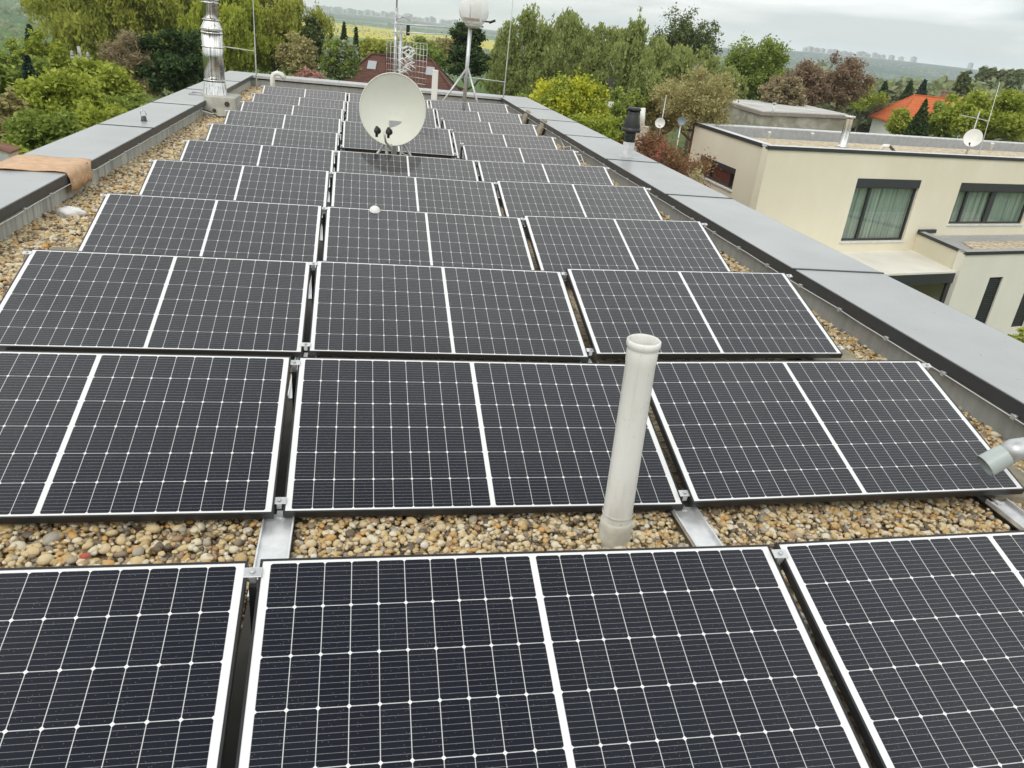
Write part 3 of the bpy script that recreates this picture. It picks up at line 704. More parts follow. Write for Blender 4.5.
for py in (20,3,0): MB().lathe((FX,FY,z_(py)), [(.124,-.012),(.155,-.010),(.155,.010),(.124,.012)], 32, caps=False).build('band', M['steel'], t)
# wire mess by the block
t = empty('cable_bundle', (-3.2,12.75,.02), 'loose dark cables lying at the foot of the chimney block', 'cable')
MB().tube([(-3.44,12.6,.18),(-3.3,12.8,.12),(-3.15,12.7,.05),(-3.0,12.85,.04),(-2.9,12.7,.03)], .012, 6).build('cable', M['rubber'], t)
MB().tube([(-3.40,12.5,.16),(-3.25,12.65,.10),(-3.2,12.9,.08)], .010, 6).build('cable', M['white_plastic'], t)
# bracket frame on coping
m = MB(); p = at(203,94.5,z=CT); t = empty('metal_bracket', (p[0],p[1],CT), 'small rectangular metal frame lying on the left coping before the flue', 'bracket')
for a, b in (((-.22,-.18),(.22,-.18)),((.22,-.18),(.22,.18)),((.22,.18),(-.22,.18)),((-.22,.18),(-.22,-.18))): m.tube([p+[a[0],a[1],.015],p+[b[0],b[1],.015]], .012, 6)
m.build('frame', M['galv'], t)
# anchor eye on left coping
p = at(144,121,z=CT); t = empty('anchor_eye', (p[0],p[1],CT), 'small steel anchor eye screwed on the left coping', 'anchor point')
MB().lathe(p, [(.045,0),(.040,.01),(.034,.06),(.018,.07)], 16).build('socket', M['anthracite'], t)
MB().tube([p+[.038*math.cos(a),0,.105+.042*math.sin(a)] for a in np.linspace(-1.4,4.55,16)], .008, 6).build('ring', M['steel'], t)
# tan tape over the left coping
m = MB(); y0_, y1_ = 5.55, 6.32; T = .005; N = 14; vs2 = []; 
prof = [(-4.10,CT-.10),(-4.105,CT+.004),(-3.9,CT+T+.012),(-3.7,CT+T),(-3.5,CT+T+.008),(-3.393,CT+T+.002),(-3.375,CT-.05),(-3.372,CT-.12),(-3.378,CT-.19)]
for j in range(N):
    f = j/(N-1)
    for i,(x,z) in enumerate(prof):
        hang = .02*math.sin(j*1.3)+.015*math.sin(j*2.9) if i == len(prof)-1 else 0
        yy = y0_+(y1_-y0_)*f*(1 if i < 6 else .86)+(.10*(i<3)*(0))+.012*math.sin(i*2.1+j)
        vs2.append((x+(.004*math.sin(j*2.3+i) if i >= 5 else 0), yy+(-.10 if i<3 else 0)*(1-f)*.3, z+hang+.004*abs(math.sin(j*1.7+i))))
n_ = len(prof)
m.add(vs2, [(j*n_+i,j*n_+i+1,(j+1)*n_+i+1,(j+1)*n_+i) for j in range(N-1) for i in range(n_-1)], True)
o = m.build('tape_patch', M['tape'], None); md = o.modifiers.new('t','SOLIDIFY'); md.thickness = .003; md.offset = 1
tag(o, 'tan adhesive cloth folded over the left parapet coping', 'tape patch')
# white lump in gravel
bV, bF = ico(3); p = at(70,213,z=.04)
V = bV*np.array([.12,.09,.055])*(1+.22*np.sin(bV[:,:1]*7+1)*np.cos(bV[:,1:2]*6)+rng.normal(0,.05,(len(bV),1)))+p
o = soup('plaster_lump', V, bF, M['white_plastic'], smooth=False); tag(o, 'crumpled white lump lying on the gravel beside the left upstand', 'debris')
p = at(84,531,z=.03)
bV, bF = ico(2); p = at(85,556,z=.03); o = soup('red_shard', bV*np.array([.020,.014,.010])+p, bF, plain('red_clay',(.45,.10,.06),.8)); tag(o, 'small red clay shard on the gravel before the first row', 'debris')
# leaning dark pads on right upstand
for (px, py, lab) in ((520,122,'farther'),(556,134,'nearer')):
    p = at(px, py, z=.05); yy = p[1]
    o = MB().add([(XR-.16,yy-.25,0),(XR-.02,yy-.25,.33),(XR+.02,yy-.25,.33),(XR-.10,yy-.25,0),(XR-.16,yy+.10,0),(XR-.02,yy+.10,.33),(XR+.02,yy+.10,.33),(XR-.10,yy+.10,0)],
        [(0,3,2,1),(4,5,6,7),(0,1,5,4),(1,2,6,5),(2,3,7,6),(3,0,4,7)]).build('leaning_slab', M['paver'], None, bevel=.006)
    tag(o, 'brown slab leaning on the right upstand, the %s of the two' % lab, 'slab', 'slabs leaning on the right upstand')
# black roof vent on right coping
p = np.array([3.68,9.71,CT]); t = empty('black_roof_vent', p, 'black cowled roof vent standing on the right coping', 'roof vent')
MB().lathe(p, [(.13,0),(.095,.006),(.092,.24)], 24).build('steel_base', M['galv'], t)
MB().lathe(p+[0,0,.24], [(.088,0),(.088,.20)], 24).build('pipe', M['black_plastic'], t)
MB().lathe(p+[0,0,.40], [(.10,0),(.150,.0),(.154,.045),(.138,.05),(.142,.07),(.095,.25),(.088,.27),(.088,.29),(.080,.31)], 28).build('cowl', M['black_plastic'], t)
MB().lathe(p+[0,0,.72], [(.075,-.03),(.078,0),(.11,.005),(.11,.03),(.10,.045),(.085,.05)], 24).build('cap', M['black_plastic'], t)
MB().box((p[0]-.15,p[1]-.15,CT),(p[0]+.15,p[1]+.15,CT+.006)).build('flange', M['galv'], t)
# white wires on the right upstand
t = empty('loose_wire', (3.1,10.8,0), 'tangle of pale wires against the right upstand by the sixth row', 'cable'); p = at(592,150,z=.15)
MB().tube([(XR-.03,p[1]+1.2,.16),(XR-.07,p[1]+.6,.08),(XR-.04,p[1]+.3,.15),(XR-.12,p[1]-.1,.04),(XR-.05,p[1]-.5,.12),(XR-.1,p[1]-1,.03)], .008, 6).tube([(XR-.03,p[1]+.9,.10),(XR-.15,p[1]+.3,.03),(XR-.06,p[1],.13),(XR-.16,p[1]-.6,.02)], .006, 6).build('wire', M['white_plastic'], t)
# sheet metal box outside left parapet
c0 = at(1,159,Y=7.25); t = empty('metal_hood', (c0[0],c0[1],GZ), 'leaning pale metal hood with brown cap outside the left parapet', 'hood')
hx, hz_ = c0[0], c0[2]
MB().add([(hx-.18,7.15,hz_-.55),(hx+.02,7.15,hz_-.55),(hx+.14,7.15,hz_+.09),(hx+.00,7.15,hz_+.13),(hx-.18,7.4,hz_-.55),(hx+.02,7.4,hz_-.55),(hx+.14,7.4,hz_+.09),(hx+.00,7.4,hz_+.13)],
   [(3,2,1,0)[::-1],(4,5,6,7)[::-1],(0,1,5,4),(1,2,6,5),(2,3,7,6),(3,0,4,7)]).build('hood_body', M['galv'], t)
MB().add([(hx-.02,7.12,hz_+.137),(hx+.16,7.12,hz_+.087),(hx+.16,7.12,hz_+.11),(hx-.02,7.12,hz_+.16),(hx-.02,7.43,hz_+.137),(hx+.16,7.43,hz_+.087),(hx+.16,7.43,hz_+.11),(hx-.02,7.43,hz_+.16)],
   [(0,1,2,3),(7,6,5,4),(0,4,5,1),(1,5,6,2),(2,6,7,3),(3,7,4,0)]).build('hood_cap', M['redbark'], t)
MB().box((hx-.17,7.17,GZ),(hx+.01,7.38,hz_-.55)).build('duct', M['galv'], t)

# ------------------------------------------------------------------ the neighbouring house
NB = np.array([12.02,20.56,0]); U = np.array([.9725,.2328,0]); Nn = np.array([.2328,-.9725,0]); YV = np.array([0,1.,0]); ZT = -.5
def facade_mat(name, c1, c2):
    g = NG(name); p = g.pos(); c = g.ramp(g.noise(g.pos((1,1,.5)), .9, 5, .6), [(.3,c1),(.7,c2)])
    c = g.mix(g.m_('MULTIPLY', g.noise(g.pos((4,4,.3)), 1.2, 3), .10), c, (.52,.48,.38))
    g.bsdf(c, .9, 0, .2, g.bump(g.noise(p, 60, 3), .25, .01)); return g.m
M['fac'] = facade_mat('cream_facade_plaster', (.72,.67,.53), (.77,.73,.60)); M['fac2'] = facade_mat('pale_facade_plaster', (.72,.70,.62), (.77,.75,.68))
M['whitecap'] = plain('white_coping_sheet', (.66,.68,.70), .45); M['greyinner'] = plain('grey_upstand', (.36,.365,.36), .7)
nh = empty('neighbour_house', (NB[0],NB[1],GZ), 'modern cream flat roofed house with large dark framed windows on the right', 'house')
def holed_wall(mb, o, u, n, length, z0, z1, holes, th=.32):
    """boxes round rectangular holes; holes = (u0,u1,z0,z1); n points outwards, wall lies behind o"""
    us = sorted({0, length} | {h[0] for h in holes} | {h[1] for h in holes})
    for a, b in zip(us[:-1], us[1:]):
        zz = [z0]
        for h in sorted([h for h in holes if h[0] <= a+1e-6 and h[1] >= b-1e-6], key=lambda h: h[2]): zz += [h[2], h[3]]
        zz.append(z1)
        for i in range(0, len(zz), 2):
            if zz[i+1]-zz[i] > 1e-4: mb.obox(o, u, n, (a,-th,zz[i]), (b,0,zz[i+1]))
    return mb
gl = NG('window_glass'); gb = gl.n('ShaderNodeBsdfGlossy'); gb.inputs['Roughness'].default_value = .02; gt = gl.n('ShaderNodeBsdfTransparent'); gt.inputs[0].default_value = (.88,.92,.90,1)
fr = gl.n('ShaderNodeFresnel'); fr.inputs[0].default_value = 1.42; mx = gl.n('ShaderNodeMixShader'); lwg = gl.n('ShaderNodeLayerWeight'); lwg.inputs['Blend'].default_value = .5; gl.l(gl.m_('ADD', .07, gl.m_('MULTIPLY', gl.m_('POWER', lwg.outputs['Facing'], 3.0), .5)), mx.inputs[0]); gl.l(gt.outputs[0], mx.inputs[1]); gl.l(gb.outputs[0], mx.inputs[2]); gl.l(mx.outputs[0], gl.out.inputs[0]); M['glass'] = gl.m
cu = NG('net_curtain'); cd = cu.n('ShaderNodeBsdfDiffuse'); cu.l(cu.ramp(cu.noise(cu.pos((9,9,.15)), 1.3, 4, .7), [(.32,(.22,.27,.25)),(.5,(.55,.62,.58)),(.66,(.80,.84,.80))]), cd.inputs[0]); ct_ = cu.n('ShaderNodeBsdfTransparent'); cx_ = cu.n('ShaderNodeMixShader'); cx_.inputs[0].default_value = .82  # shading of the folds painted into the cloth colour as upright streaks
cu.l(ct_.outputs[0], cx_.inputs[1]); cu.l(cd.outputs[0], cx_.inputs[2]); cu.l(cx_.outputs[0], cu.out.inputs[0]); M['curtain'] = cu.m
H1 = (4.12,7.20,-3.60,-1.41); H2 = (9.33,13.60,-3.00,-1.46); H3 = (1.95,4.98,-2.27,-1.55)
wb = MB(); holed_wall(wb, NB, U, Nn, 26, GZ, ZT-.04, [H1,H2]); 
holed_wall(wb, NB+U*0+np.array([0,.33,0]), YV, np.array([-1.,0,0]), 6.08-.33, GZ, ZT-.04, [(H3[0]-.33,H3[1]-.33,H3[2],H3[3])])
AF = NB+YV*6.08
wb.obox(AF, U, -Nn, (0,-.32,GZ), (26,0,ZT-.04)); wb.obox(NB+U*26, YV, -U, (-.0,0,GZ),(6.08,.3,ZT-.045))
wb.build('wall', M['fac'], nh)
MB().prism([(NB+U*.004-Nn*.004)[:2],(NB+U*.31-Nn*.01)[:2],(NB+U*.31+YV*.34)[:2],(NB+YV*.331+[.004,0,0])[:2]][:4],GZ,ZT-.045).build('corner', M['fac'], nh)
MB().obox(AF,U,-Nn,(.3,-.334,ZT-.42),(25.7,-.322,ZT-.045)).obox(NB+[0,.3,0],YV,np.array([-1.,0,0]),(0,-.334,ZT-.42),(5.5,-.322,ZT-.045)).build('parapet_lining', M['greyinner'], nh)
# left-front corner filler is part of the wall; roof, gravel bed and copings
def quad_prism(mb, pts, z0, z1): return mb.prism([(p[0],p[1]) for p in pts], z0, z1)
ins = .3
quad_prism(MB(), [NB+U*.3+YV*.34, NB+U*25.7+YV*.34, AF+U*25.7-YV*.34, AF+U*.3-YV*.34], ZT-.62, ZT-.40).build('roof_slab', M['greyinner'], nh)
def gravel2():
    g = NG('pale_roof_gravel'); p = g.pos(); vo = g.n('ShaderNodeTexVoronoi'); vo.inputs['Scale'].default_value = 9; g.l(p, vo.inputs['Vector'])
    sc_ = g.n('ShaderNodeSeparateColor'); g.l(vo.outputs['Color'], sc_.inputs[0])
    c = g.ramp(sc_.outputs[0], [(0,(.34,.27,.18)),(.4,(.56,.47,.33)),(1,(.72,.65,.50))]); c = g.mix(g.m_('MULTIPLY', g.noise(p,.8,4), .4), c, (.42,.36,.26))
    g.bsdf(c, .9, 0, .2, g.bump(vo.outputs['Distance'], .6, .05)); return g.m
M['gravel2'] = gravel2()
quad_prism(MB(), [NB+U*.75+YV*.6, NB+U*25.3+YV*.6, AF+U*25.3-YV*1.0, AF+U*.75-YV*1.0], ZT-.40, ZT-.34).build('roof_gravel', M['gravel2'], nh)
m = MB(); m.obox(NB,U,Nn,(-.02,-.34,ZT-.04),(26,.03,ZT)); m.obox(NB+[0,.35,0],YV,np.array([-1.,0,0]),(0,-.34,ZT-.04),(5.4,.03,ZT)); m.obox(AF,U,-Nn,(-.02,-.34,ZT-.04),(26,.03,ZT)); m.build('coping', M['whitecap'], nh)
m = MB(); m.obox(NB,U,Nn,(-.05,.03,ZT-.10),(26,.045,ZT+.012)); m.obox(NB,YV,np.array([-1.,0,0]),(-.03,.03,ZT-.10),(6.1,.045,ZT+.012)); m.build('drip_edge', M['anthracite'], nh)
def window(o, u, n, h, muls, name_curt=True, box=.29, label=None, dark=False):
    u0,u1,z0,z1 = h
    w_ = MB(); fw = .07
    w_.obox(o,u,n,(u0,-.16,z0),(u0+fw,-.08,z1-box)); w_.obox(o,u,n,(u1-fw,-.16,z0),(u1,-.08,z1-box))
    w_.obox(o,u,n,(u0+fw,-.16,z0),(u1-fw,-.08,z0+fw)); w_.obox(o,u,n,(u0+fw,-.16,z1-box-fw*.6),(u1-fw,-.08,z1-box))
    for mu, mw in muls: w_.obox(o,u,n,(mu-mw/2,-.155,z0+fw),(mu+mw/2,-.075,z1-box-fw*.6))
    f = w_.build('window', M['anthracite'], nh)
    MB().obox(o,u,n,(u0,-.20,z1-box),(u1,.012,z1)).build('shutter_box', M['anthracite'], f)
    MB().obox(o,u,n,(u0+fw,-.125,z0+fw),(u1-fw,-.120,z1-box-fw*.6)).build('pane', M['glass'], f)
    MB().obox(o,u,n,(u0-.05,-.06,z0-.05),(u1+.05,.05,z0-.005)).build('sill', M['whitecap'], f)
    # wavy curtain
    L_ = u1-u0; N_ = int(L_*40); vv = []
    for i in range(N_+1):
        s_ = u0+L_*i/N_; dpt = -.24+.035*math.sin(s_*34)+.02*math.sin(s_*13+1)+.012*math.sin(s_*71)
        for z in (z0-.02, z1): vv.append(np.array(o)+u*s_+n*dpt+[0,0,z])
    mm = MB().add(vv, [(2*i,2*i+2,2*i+3,2*i+1) for i in range(N_)], True)
    if name_curt: mm.build('curtain', M['curtain'] if not dark else plain('red_reflection_curtain',(.30,.12,.09),.9), f)  # dark variant: reddish reflection in the panes painted as curtain colour
window(NB,U,Nn,H1,[(4.95,.10)]); window(NB,U,Nn,H2,[(9.98,.10),(11.45,.26)])
window(NB,YV,np.array([-1.,0,0]),H3,[(4.15,.12),(2.45,.10)],box=.18,dark=True)
# canopy and annex
F1 = NB+U*7.85; K = at(967,252,z=-3.25); K = np.array([K[0],K[1],0]); CZ = -3.97
s_ = F1-K; s_[2] = 0; SV = s_/np.linalg.norm(s_); SL = np.linalg.norm(s_)
cl = [NB+U*.2-SV*2.75, F1-SV*2.75, F1-SV*.004, NB+U*.2+Nn*.004]
quad_prism(MB(), cl, CZ-.06, CZ).build('canopy_roof', M['whitecap'] if False else plain('pale_canopy_sheet',(.76,.74,.66),.6,0,.06,1.2), nh)
quad_prism(MB(), [p+(-SV*.02 if i < 2 else SV*0) for i, p in enumerate(cl)], CZ-.40, CZ-.065).build('canopy_fascia', M['anthracite'], nh)
kp = F1-SV*2.72-U*.12
MB().obox(kp,U,-SV,(-.12,-.12,GZ),(.08,0,CZ-.44)).obox(NB+U*2.2-SV*2.72,U,-SV,(-.1,-.12,GZ),(.1,0,CZ-.44)).build('canopy_post', M['anthracite'], nh)
MB().obox(NB,U,Nn,(4.6,.02,GZ+.3),(7.3,.05,CZ-.5)).build('door_panel', plain('sage_panel',(.30,.32,.27),.7), nh)
MB().obox(NB,U,Nn,(3.2,.02,GZ),(4.4,.06,CZ-.5)).build('door', M['black_metal'], nh)
AZ = -3.25
m = MB(); holes = []
def onp(px, py, off=None):
    d_ = ray(px,py); t_ = ((K-CAM)@Nn)/(d_@Nn); P = CAM+t_*d_; return (P-K)@U, P[2]
s1 = [onp(*q) for q in ((990,277.5),(1003.5,277.5),(978,318))]; s2 = [onp(*q) for q in ((1024,288),(1010,333))]
hs1 = (s1[0][0]+.0, s1[1][0], -6.2, s1[0][1]); hs2 = (s2[1][0]-.45 if s2[1][0] > hs1[1]+.6 else hs1[1]+.75, 0, -6.2, s1[0][1])
a0 = max(hs1[1]+.9, s2[1][0]-.1); hs2 = (a0, a0+(hs1[1]-hs1[0]), -6.2, hs1[3])
holed_wall(m, K, U, Nn, 8, GZ, AZ-.04, [hs1,hs2]); m.build('annex_front_wall', M['fac2'], nh)
MB().obox(K, SV, -U, (.33,-.3,GZ),(SL-.005,0,AZ-.04)).build('annex_side_wall', M['fac'], nh)
quad_prism(MB(), [K+U*.3+SV*.33, K+U*8+SV*.33, K+U*8+SV*(SL-.02), K+U*.3+SV*(SL-.02)], AZ-.36, AZ-.18).build('annex_roof', M['greyinner'], nh)
quad_prism(MB(), [K+U*1.1+SV*.6, K+U*8+SV*.6, K+U*8+SV*(SL-1.1), K+U*1.5+SV*(SL-1.1)], AZ-.18, AZ-.14).build('annex_gravel', M['gravel2'], nh)
m = MB(); m.obox(K,U,Nn,(-.02,-.30,AZ-.04),(8,.03,AZ)); m.obox(K+SV*.34,SV,-U,(0,-.28,AZ-.04),(SL-.36,.02,AZ)); m.build('annex_coping', M['greyinner'], nh)
m = MB(); m.obox(K,U,Nn,(-.04,.03,AZ-.10),(8,.045,AZ+.01)); m.obox(K,SV,-U,(-.03,.022,AZ-.10),(SL-.01,.036,AZ+.01)); m.obox(F1-U*.05,U,Nn,(-.0,.03,AZ-.06),(.9,.10,AZ+.07)); m.build('annex_drip_edge', M['anthracite'], nh)
for h in (hs1, hs2):
    f = MB().obox(K,U,Nn,(h[0],-.14,h[2]),(h[0]+.05,-.05,h[3])).obox(K,U,Nn,(h[1]-.05,-.14,h[2]),(h[1],-.05,h[3])).build('slit_window', M['anthracite'], nh)
    mm = MB(); z = h[2]
    while z < h[3]-.04:
        mm.obox(K,U,Nn,(h[0]+.05,-.12,z),(h[1]-.05,-.07,z+.055)); z += .075
    mm.build('louvre', M['anthracite'], f)
# things on the neighbour's roof
p = at(842,147,z=ZT-.34); t = empty('roof_flue', p, 'short steel flue on the roof of the cream house', 'chimney flue')
MB().lathe(p, [(.24,0),(.20,.05),(.155,.10),(.155,1.02),(.16,1.03)], 24).build('pipe', M['steel'], t)
MB().lathe(p+[0,0,1.03], [(.15,0),(.15,.05),(.21,.06),(.21,.12),(.19,.13)], 24).build('cap', M['steel'], t)
p = at(965,157,z=ZT-.34); t = empty('roof_dish', p, 'small white satellite dish on the roof of the cream house', 'satellite dish')
c = p+(at(973,138,z=ZT-.34)-at(973,138,z=ZT-.34)); dd_ = np.linalg.norm((p-CAM)[:2]); c = at(973,138,d=dd_)
n3 = CAM-c; n3 /= np.linalg.norm(n3); n3 = n3+np.array([-.25,0,.15]); n3 /= np.linalg.norm(n3)
MB().lathe(c-n3*.05, [(.02,0),(.12,.006),(.22,.03),(.33,.07),(.345,.075),(.335,.055),(.22,.015),(.02,-.015)], 30, n3, caps=True).build('reflector', M['white_plastic'], t)
MB().tube([p,p+[.15,.1,.3],c-n3*.06], .022, 8).build('mount', M['galv'], t)
MB().tube([c-[0,0,.33],c+n3*.35-[0,0,.30]], .014, 6).lathe(c+n3*.34-[0,0,.30], [(.03,0),(.04,.08)], 10).build('feed_arm', M['black_metal'], t)
MB().box((p[0]-.5,p[1]-.2,p[2]),(p[0]+.5,p[1]+.2,p[2]+.06)).build('ballast', M['rubber'], t)
q = at(976,142,d=dd_+1.0); q[2] = ZT-.34; t = empty('roof_aerial', q, 'slim aerial mast behind the small white dish', 'antenna')
top_ = at(980,111,d=dd_+1.0); q[0], q[1] = top_[0], top_[1]
MB().tube([q,top_], .022, 8).build('pole', M['galv'], t)
a0, a1 = at(961,115,d=dd_+.9), at(989,121,d=dd_+1.0); m = MB().tube([a0,a1],.014,6)
for i in range(7): cc = a0+(a1-a0)*((i+.5)/7); m.tube([cc-[.02,.18,0],cc+[.02,.18,0]],.007,5)
m.build('yagi_aerial', M['alu'], t)
q2 = at(984,140,d=dd_+1.4); q2b = at(1000,82,d=dd_+1.4)
t = empty('roof_lightning_rod', q2, 'thin leaning rod on the cream house, right of its dish', 'lightning rod'); q2[2] = ZT-.34
MB().tube([q2,q2b],[.016,.008],6).build('rod', M['white_plastic'], t); MB().tube([at(985,121,d=dd_+1.4), a1],.012,6).build('stand_off_arm', M['alu'], t)
q = at(990,151,z=ZT-.34); t = empty('roof_vent_pipe', q, 'short white vent pipe on the cream house, right of its dish', 'pipe'); MB().lathe(q,[(.06,0),(.06,.30),(.08,.31),(.08,.36)],14).build('pipe', M['white_plastic'], t)
q = at(880,152,z=ZT-.34); t = empty('roof_vent_bend', q, 'white bent vent near the edge of the cream house roof', 'pipe')
MB().tube([q,q+[0,0,.16],q+[.05,-.05,.24],q+[.2,-.2,.26]],.07,12).build('bend', M['white_plastic'], t); MB().tube([q+[.2,-.2,.26],q+[.45,-.3,.05]],.05,10).build('hose', M['rubber'], t)
pp = [at(a,b_,z=ZT-.31) for a, b_ in ((886,152),(905,152),(925,153),(945,155),(962,157))]
o = MB().tube(pp, .03, 6).build('roof_cable', M['rubber'], None); tag(o, 'dark cable running along the front edge of the cream house roof', 'cable')
for (a, b_, l_) in ((768,139,'first small white vent stub from the left corner on the cream house roof'),(811,140,'second small white vent stub from the left corner on the cream house roof')):
    q = at(a,b_,z=ZT-.34); o = MB().lathe(q,[(.05,0),(.05,.22),(.07,.23),(.06,.28)],12).build('vent_stub', M['white_plastic'], None); tag(o, l_, 'roof vent')

# ------------------------------------------------------------------ houses around
def tile_mat(name, c1, c2, step=.33):
    g = NG(name); geo = g.n('ShaderNodeNewGeometry'); sp = g.n('ShaderNodeSeparateXYZ'); g.l(geo.outputs['Position'], sp.inputs[0])
    f = g.m_('FRACT', g.m_('MULTIPLY', sp.outputs[2], 1/(step*.55)))
    c = g.ramp(g.noise(geo.outputs['Position'], 2.5, 4), [(.3,c1),(.7,c2)])
    c = g.mix(g.m_('MULTIPLY', g.m_('LESS_THAN', f, .22), .45), c, tuple(v*.35 for v in c1))
    g.bsdf(c, .75, 0, .3, g.bump(f, .5, .03)); return g.m
M['tile_brown'] = tile_mat('brown_roof_tiles', (.095,.042,.030), (.15,.068,.048)); M['tile_orange'] = tile_mat('orange_roof_tiles', (.52,.12,.035), (.60,.17,.06)); M['tile_red'] = tile_mat('red_roof_tiles', (.36,.07,.04), (.42,.10,.06))
def hip_house(center, ang, wid, dep, zr, ze, ridge, roofm, wallm, name, label, wins=True, chim=False, sky=0):
    t = empty(name, (center[0],center[1],float(gz(center[0],center[1]))), label, 'house')
    u = np.array([math.cos(ang),math.sin(ang),0]); v = np.array([-math.sin(ang),math.cos(ang),0]); c = np.array([center[0],center[1],0])
    P = lambda a,b_,z: c+u*a+v*b_+[0,0,z]
    w2, d2, r2 = wid/2, dep/2, ridge/2; o_ = .5
    MB().obox(c,u,v,(-w2,-d2,float(gz(center[0],center[1]))-.3),(w2,d2,ze+.05)).build('wall', wallm, t)
    vs_ = [P(-w2-o_,-d2-o_,ze),P(w2+o_,-d2-o_,ze),P(w2+o_,d2+o_,ze),P(-w2-o_,d2+o_,ze),P(-r2,0,zr),P(r2,0,zr)]
    vs_ += [q-[0,0,.2] for q in vs_[:4]]
    rf = MB().add(vs_, [(0,1,5,4),(1,2,5),(2,3,4,5),(3,0,4),(0,6,7,1),(1,7,8,2),(2,8,9,3),(3,9,6,0),(9,8,7,6)]).build('roof', roofm, t)
    MB().tube([P(-w2-o_,-d2-o_,ze+.03),P(-r2,0,zr+.03),P(r2,0,zr+.03),P(w2+o_,-d2-o_,ze+.03)], .09, 6).tube([P(-w2-o_,d2+o_,ze+.03),P(-r2,0,zr+.03)],.09,6).tube([P(w2+o_,d2+o_,ze+.03),P(r2,0,zr+.03)],.09,6).build('ridge_tiles', roofm, rf)
    MB().tube([P(-w2-o_,-d2-o_-.06,ze-.1),P(w2+o_,-d2-o_-.06,ze-.1)],.08,6).build('gutter', M['galv'], rf)
    if wins:
        for a in np.linspace(-w2*.65, w2*.65, 4):
            f = MB().obox(c,u,v,(a-.5,-d2-.04,ze-1.9),(a+.5,-d2-.004,ze-.5)).build('window', M['white_plastic'], t)
            MB().obox(c,u,v,(a-.42,-d2-.05,ze-1.82),(a-.03,-d2-.042,ze-.58)).obox(c,u,v,(a+.03,-d2-.05,ze-1.82),(a+.42,-d2-.042,ze-.58)).build('pane', M['black_plastic'], f)
    if chim:
        q = P(r2*.4,.6,zr); MB().obox(q,u,v,(-.3,-.3,-1),(.3,.3,.7)).obox(q,u,v,(-.36,-.36,.7),(.36,.36,.8)).build('chimney', M['brick'], rf)
    return t, P, rf, u, v
def fdir(px, d): q = at(px,50,d=d); return q[:2], math.atan2(q[1]-CAM[1], q[0]-CAM[0])-math.pi/2
q, an = fdir(402,65)
t, P, rf, u, v = hip_house(q, an-.10, 9.6, 8.5, -.62, -3.6, 4.6, M['tile_brown'], M['cream'], 'brown_roof_house', 'house with dark red brown tiled hip roof and two skylights beyond the far wall', chim=False)
for a in (-2.1, 2.3):
    f_ = .36; zz = -3.7+(2.75)*(.62); yy = -(4.75)*(1-.62)
    sl_ = np.array([0,0,0]); yy = -(4.75)*.26; zz = -3.6+2.98*.74; c0 = P(a,yy,zz+.02); sv = (P(0,0,-.62)-P(0,-4.75,-3.6)); sv /= np.linalg.norm(sv); nv = np.cross(u, sv)
    def SQ(x0,x1,y0,y1,h0,h1):
        c8 = [c0+u*x+sv*y+nv*h for h in (h0,h1) for (x,y) in ((x0,y0),(x1,y0),(x1,y1),(x0,y1))]
        return c8, [(0,3,2,1),(4,5,6,7),(0,1,5,4),(1,2,6,5),(2,3,7,6),(3,0,4,7)]
    k_ = MB().add(*SQ(-.32,.32,-.50,.50,-.02,.09)).build('skylight', M['galv'], rf)
q, an = fdir(917,95)
Lc, Fc = at(868,115.5,z=-3.3), at(895.5,122,z=-3.3)
a_v = Lc-Fc; a_v[2] = 0; la = np.linalg.norm(a_v); a_v /= la; b_v = np.array([-a_v[1],a_v[0],0]);
if b_v[0] < 0: b_v = -b_v
cen = Fc+a_v*la/2+b_v*6.0
hip_house(cen[:2], math.atan2(b_v[1],b_v[0]), 11.0, la-1.0, -.25, -3.3, 5.5, M['tile_orange'], M['white_plastic'], 'orange_roof_house', 'house with bright orange tiled hip roof and white walls behind the cream house', chim=True)
for px, py, d, m_, nm, lb in ((897,92,125,M['tile_red'],'red_roof_house','small red roofed house just left behind the bright orange roof'),(864,87,140,M['tile_orange'],'far_orange_house','small orange roofed house seen through the purple brown trees')):
    q, an = fdir(px,d); zr = at(px,py,d=d)[2]; hip_house(q, an+.4, 9, 8, zr, zr-3, 4, m_, M['cream'], nm, lb)
# low red roof below our parapet with chimney
q, an = fdir(655,29); zr = -1.25
t, P, rf, u, v = hip_house(at(622,50,d=31)[:2], an-.12, 6.0, 7.0, zr, zr-2.6, 4.0, tile_mat('dull_red_tiles',(.26,.06,.045),(.32,.09,.06)), M['cream'], 'low_red_house', 'low house with dull red roof half grown over by rusty vines', wins=False)
b0 = at(641,137,d=28.5); MB().obox([b0[0],b0[1],0],u,v,(-.2,-.2,zr-.6),(.2,.2,at(641,126,d=28.5)[2])).build('chimney', plain('pale_chimney_render',(.55,.47,.40),.9,0,.3,5), rf)
c0 = at(642,126,d=28.5); MB().tube([c0,at(643,108,d=28.5)],.09,12).build('chimney_pipe', M['white_plastic'], rf)
c0 = at(660,123,d=28); t2 = empty('garden_dish', (c0[0],c0[1],zr-.5), 'small white satellite dish on a pole beside the pale chimney', 'satellite dish'); n3 = CAM-c0; n3 /= np.linalg.norm(n3)
MB().lathe(c0,[(.02,0),(.09,.01),(.16,.04),(.17,.045),(.12,.0),(.02,-.02)],24,n3).build('reflector',M['white_plastic'],t2); MB().tube([(c0[0]+.05,c0[1]+.05,zr-.8),(c0[0]+.08,c0[1]+.05,c0[2]+.9)],.014,8).build('pole',M['galv'],t2)
c0 = at(682,121,d=30); t2 = empty('grey_garden_dish', (c0[0],c0[1],zr-.5), 'dark grey satellite dish hidden in the olive tree', 'satellite dish'); n3 = CAM-c0+np.array([-4,0,0]); n3 /= np.linalg.norm(n3)
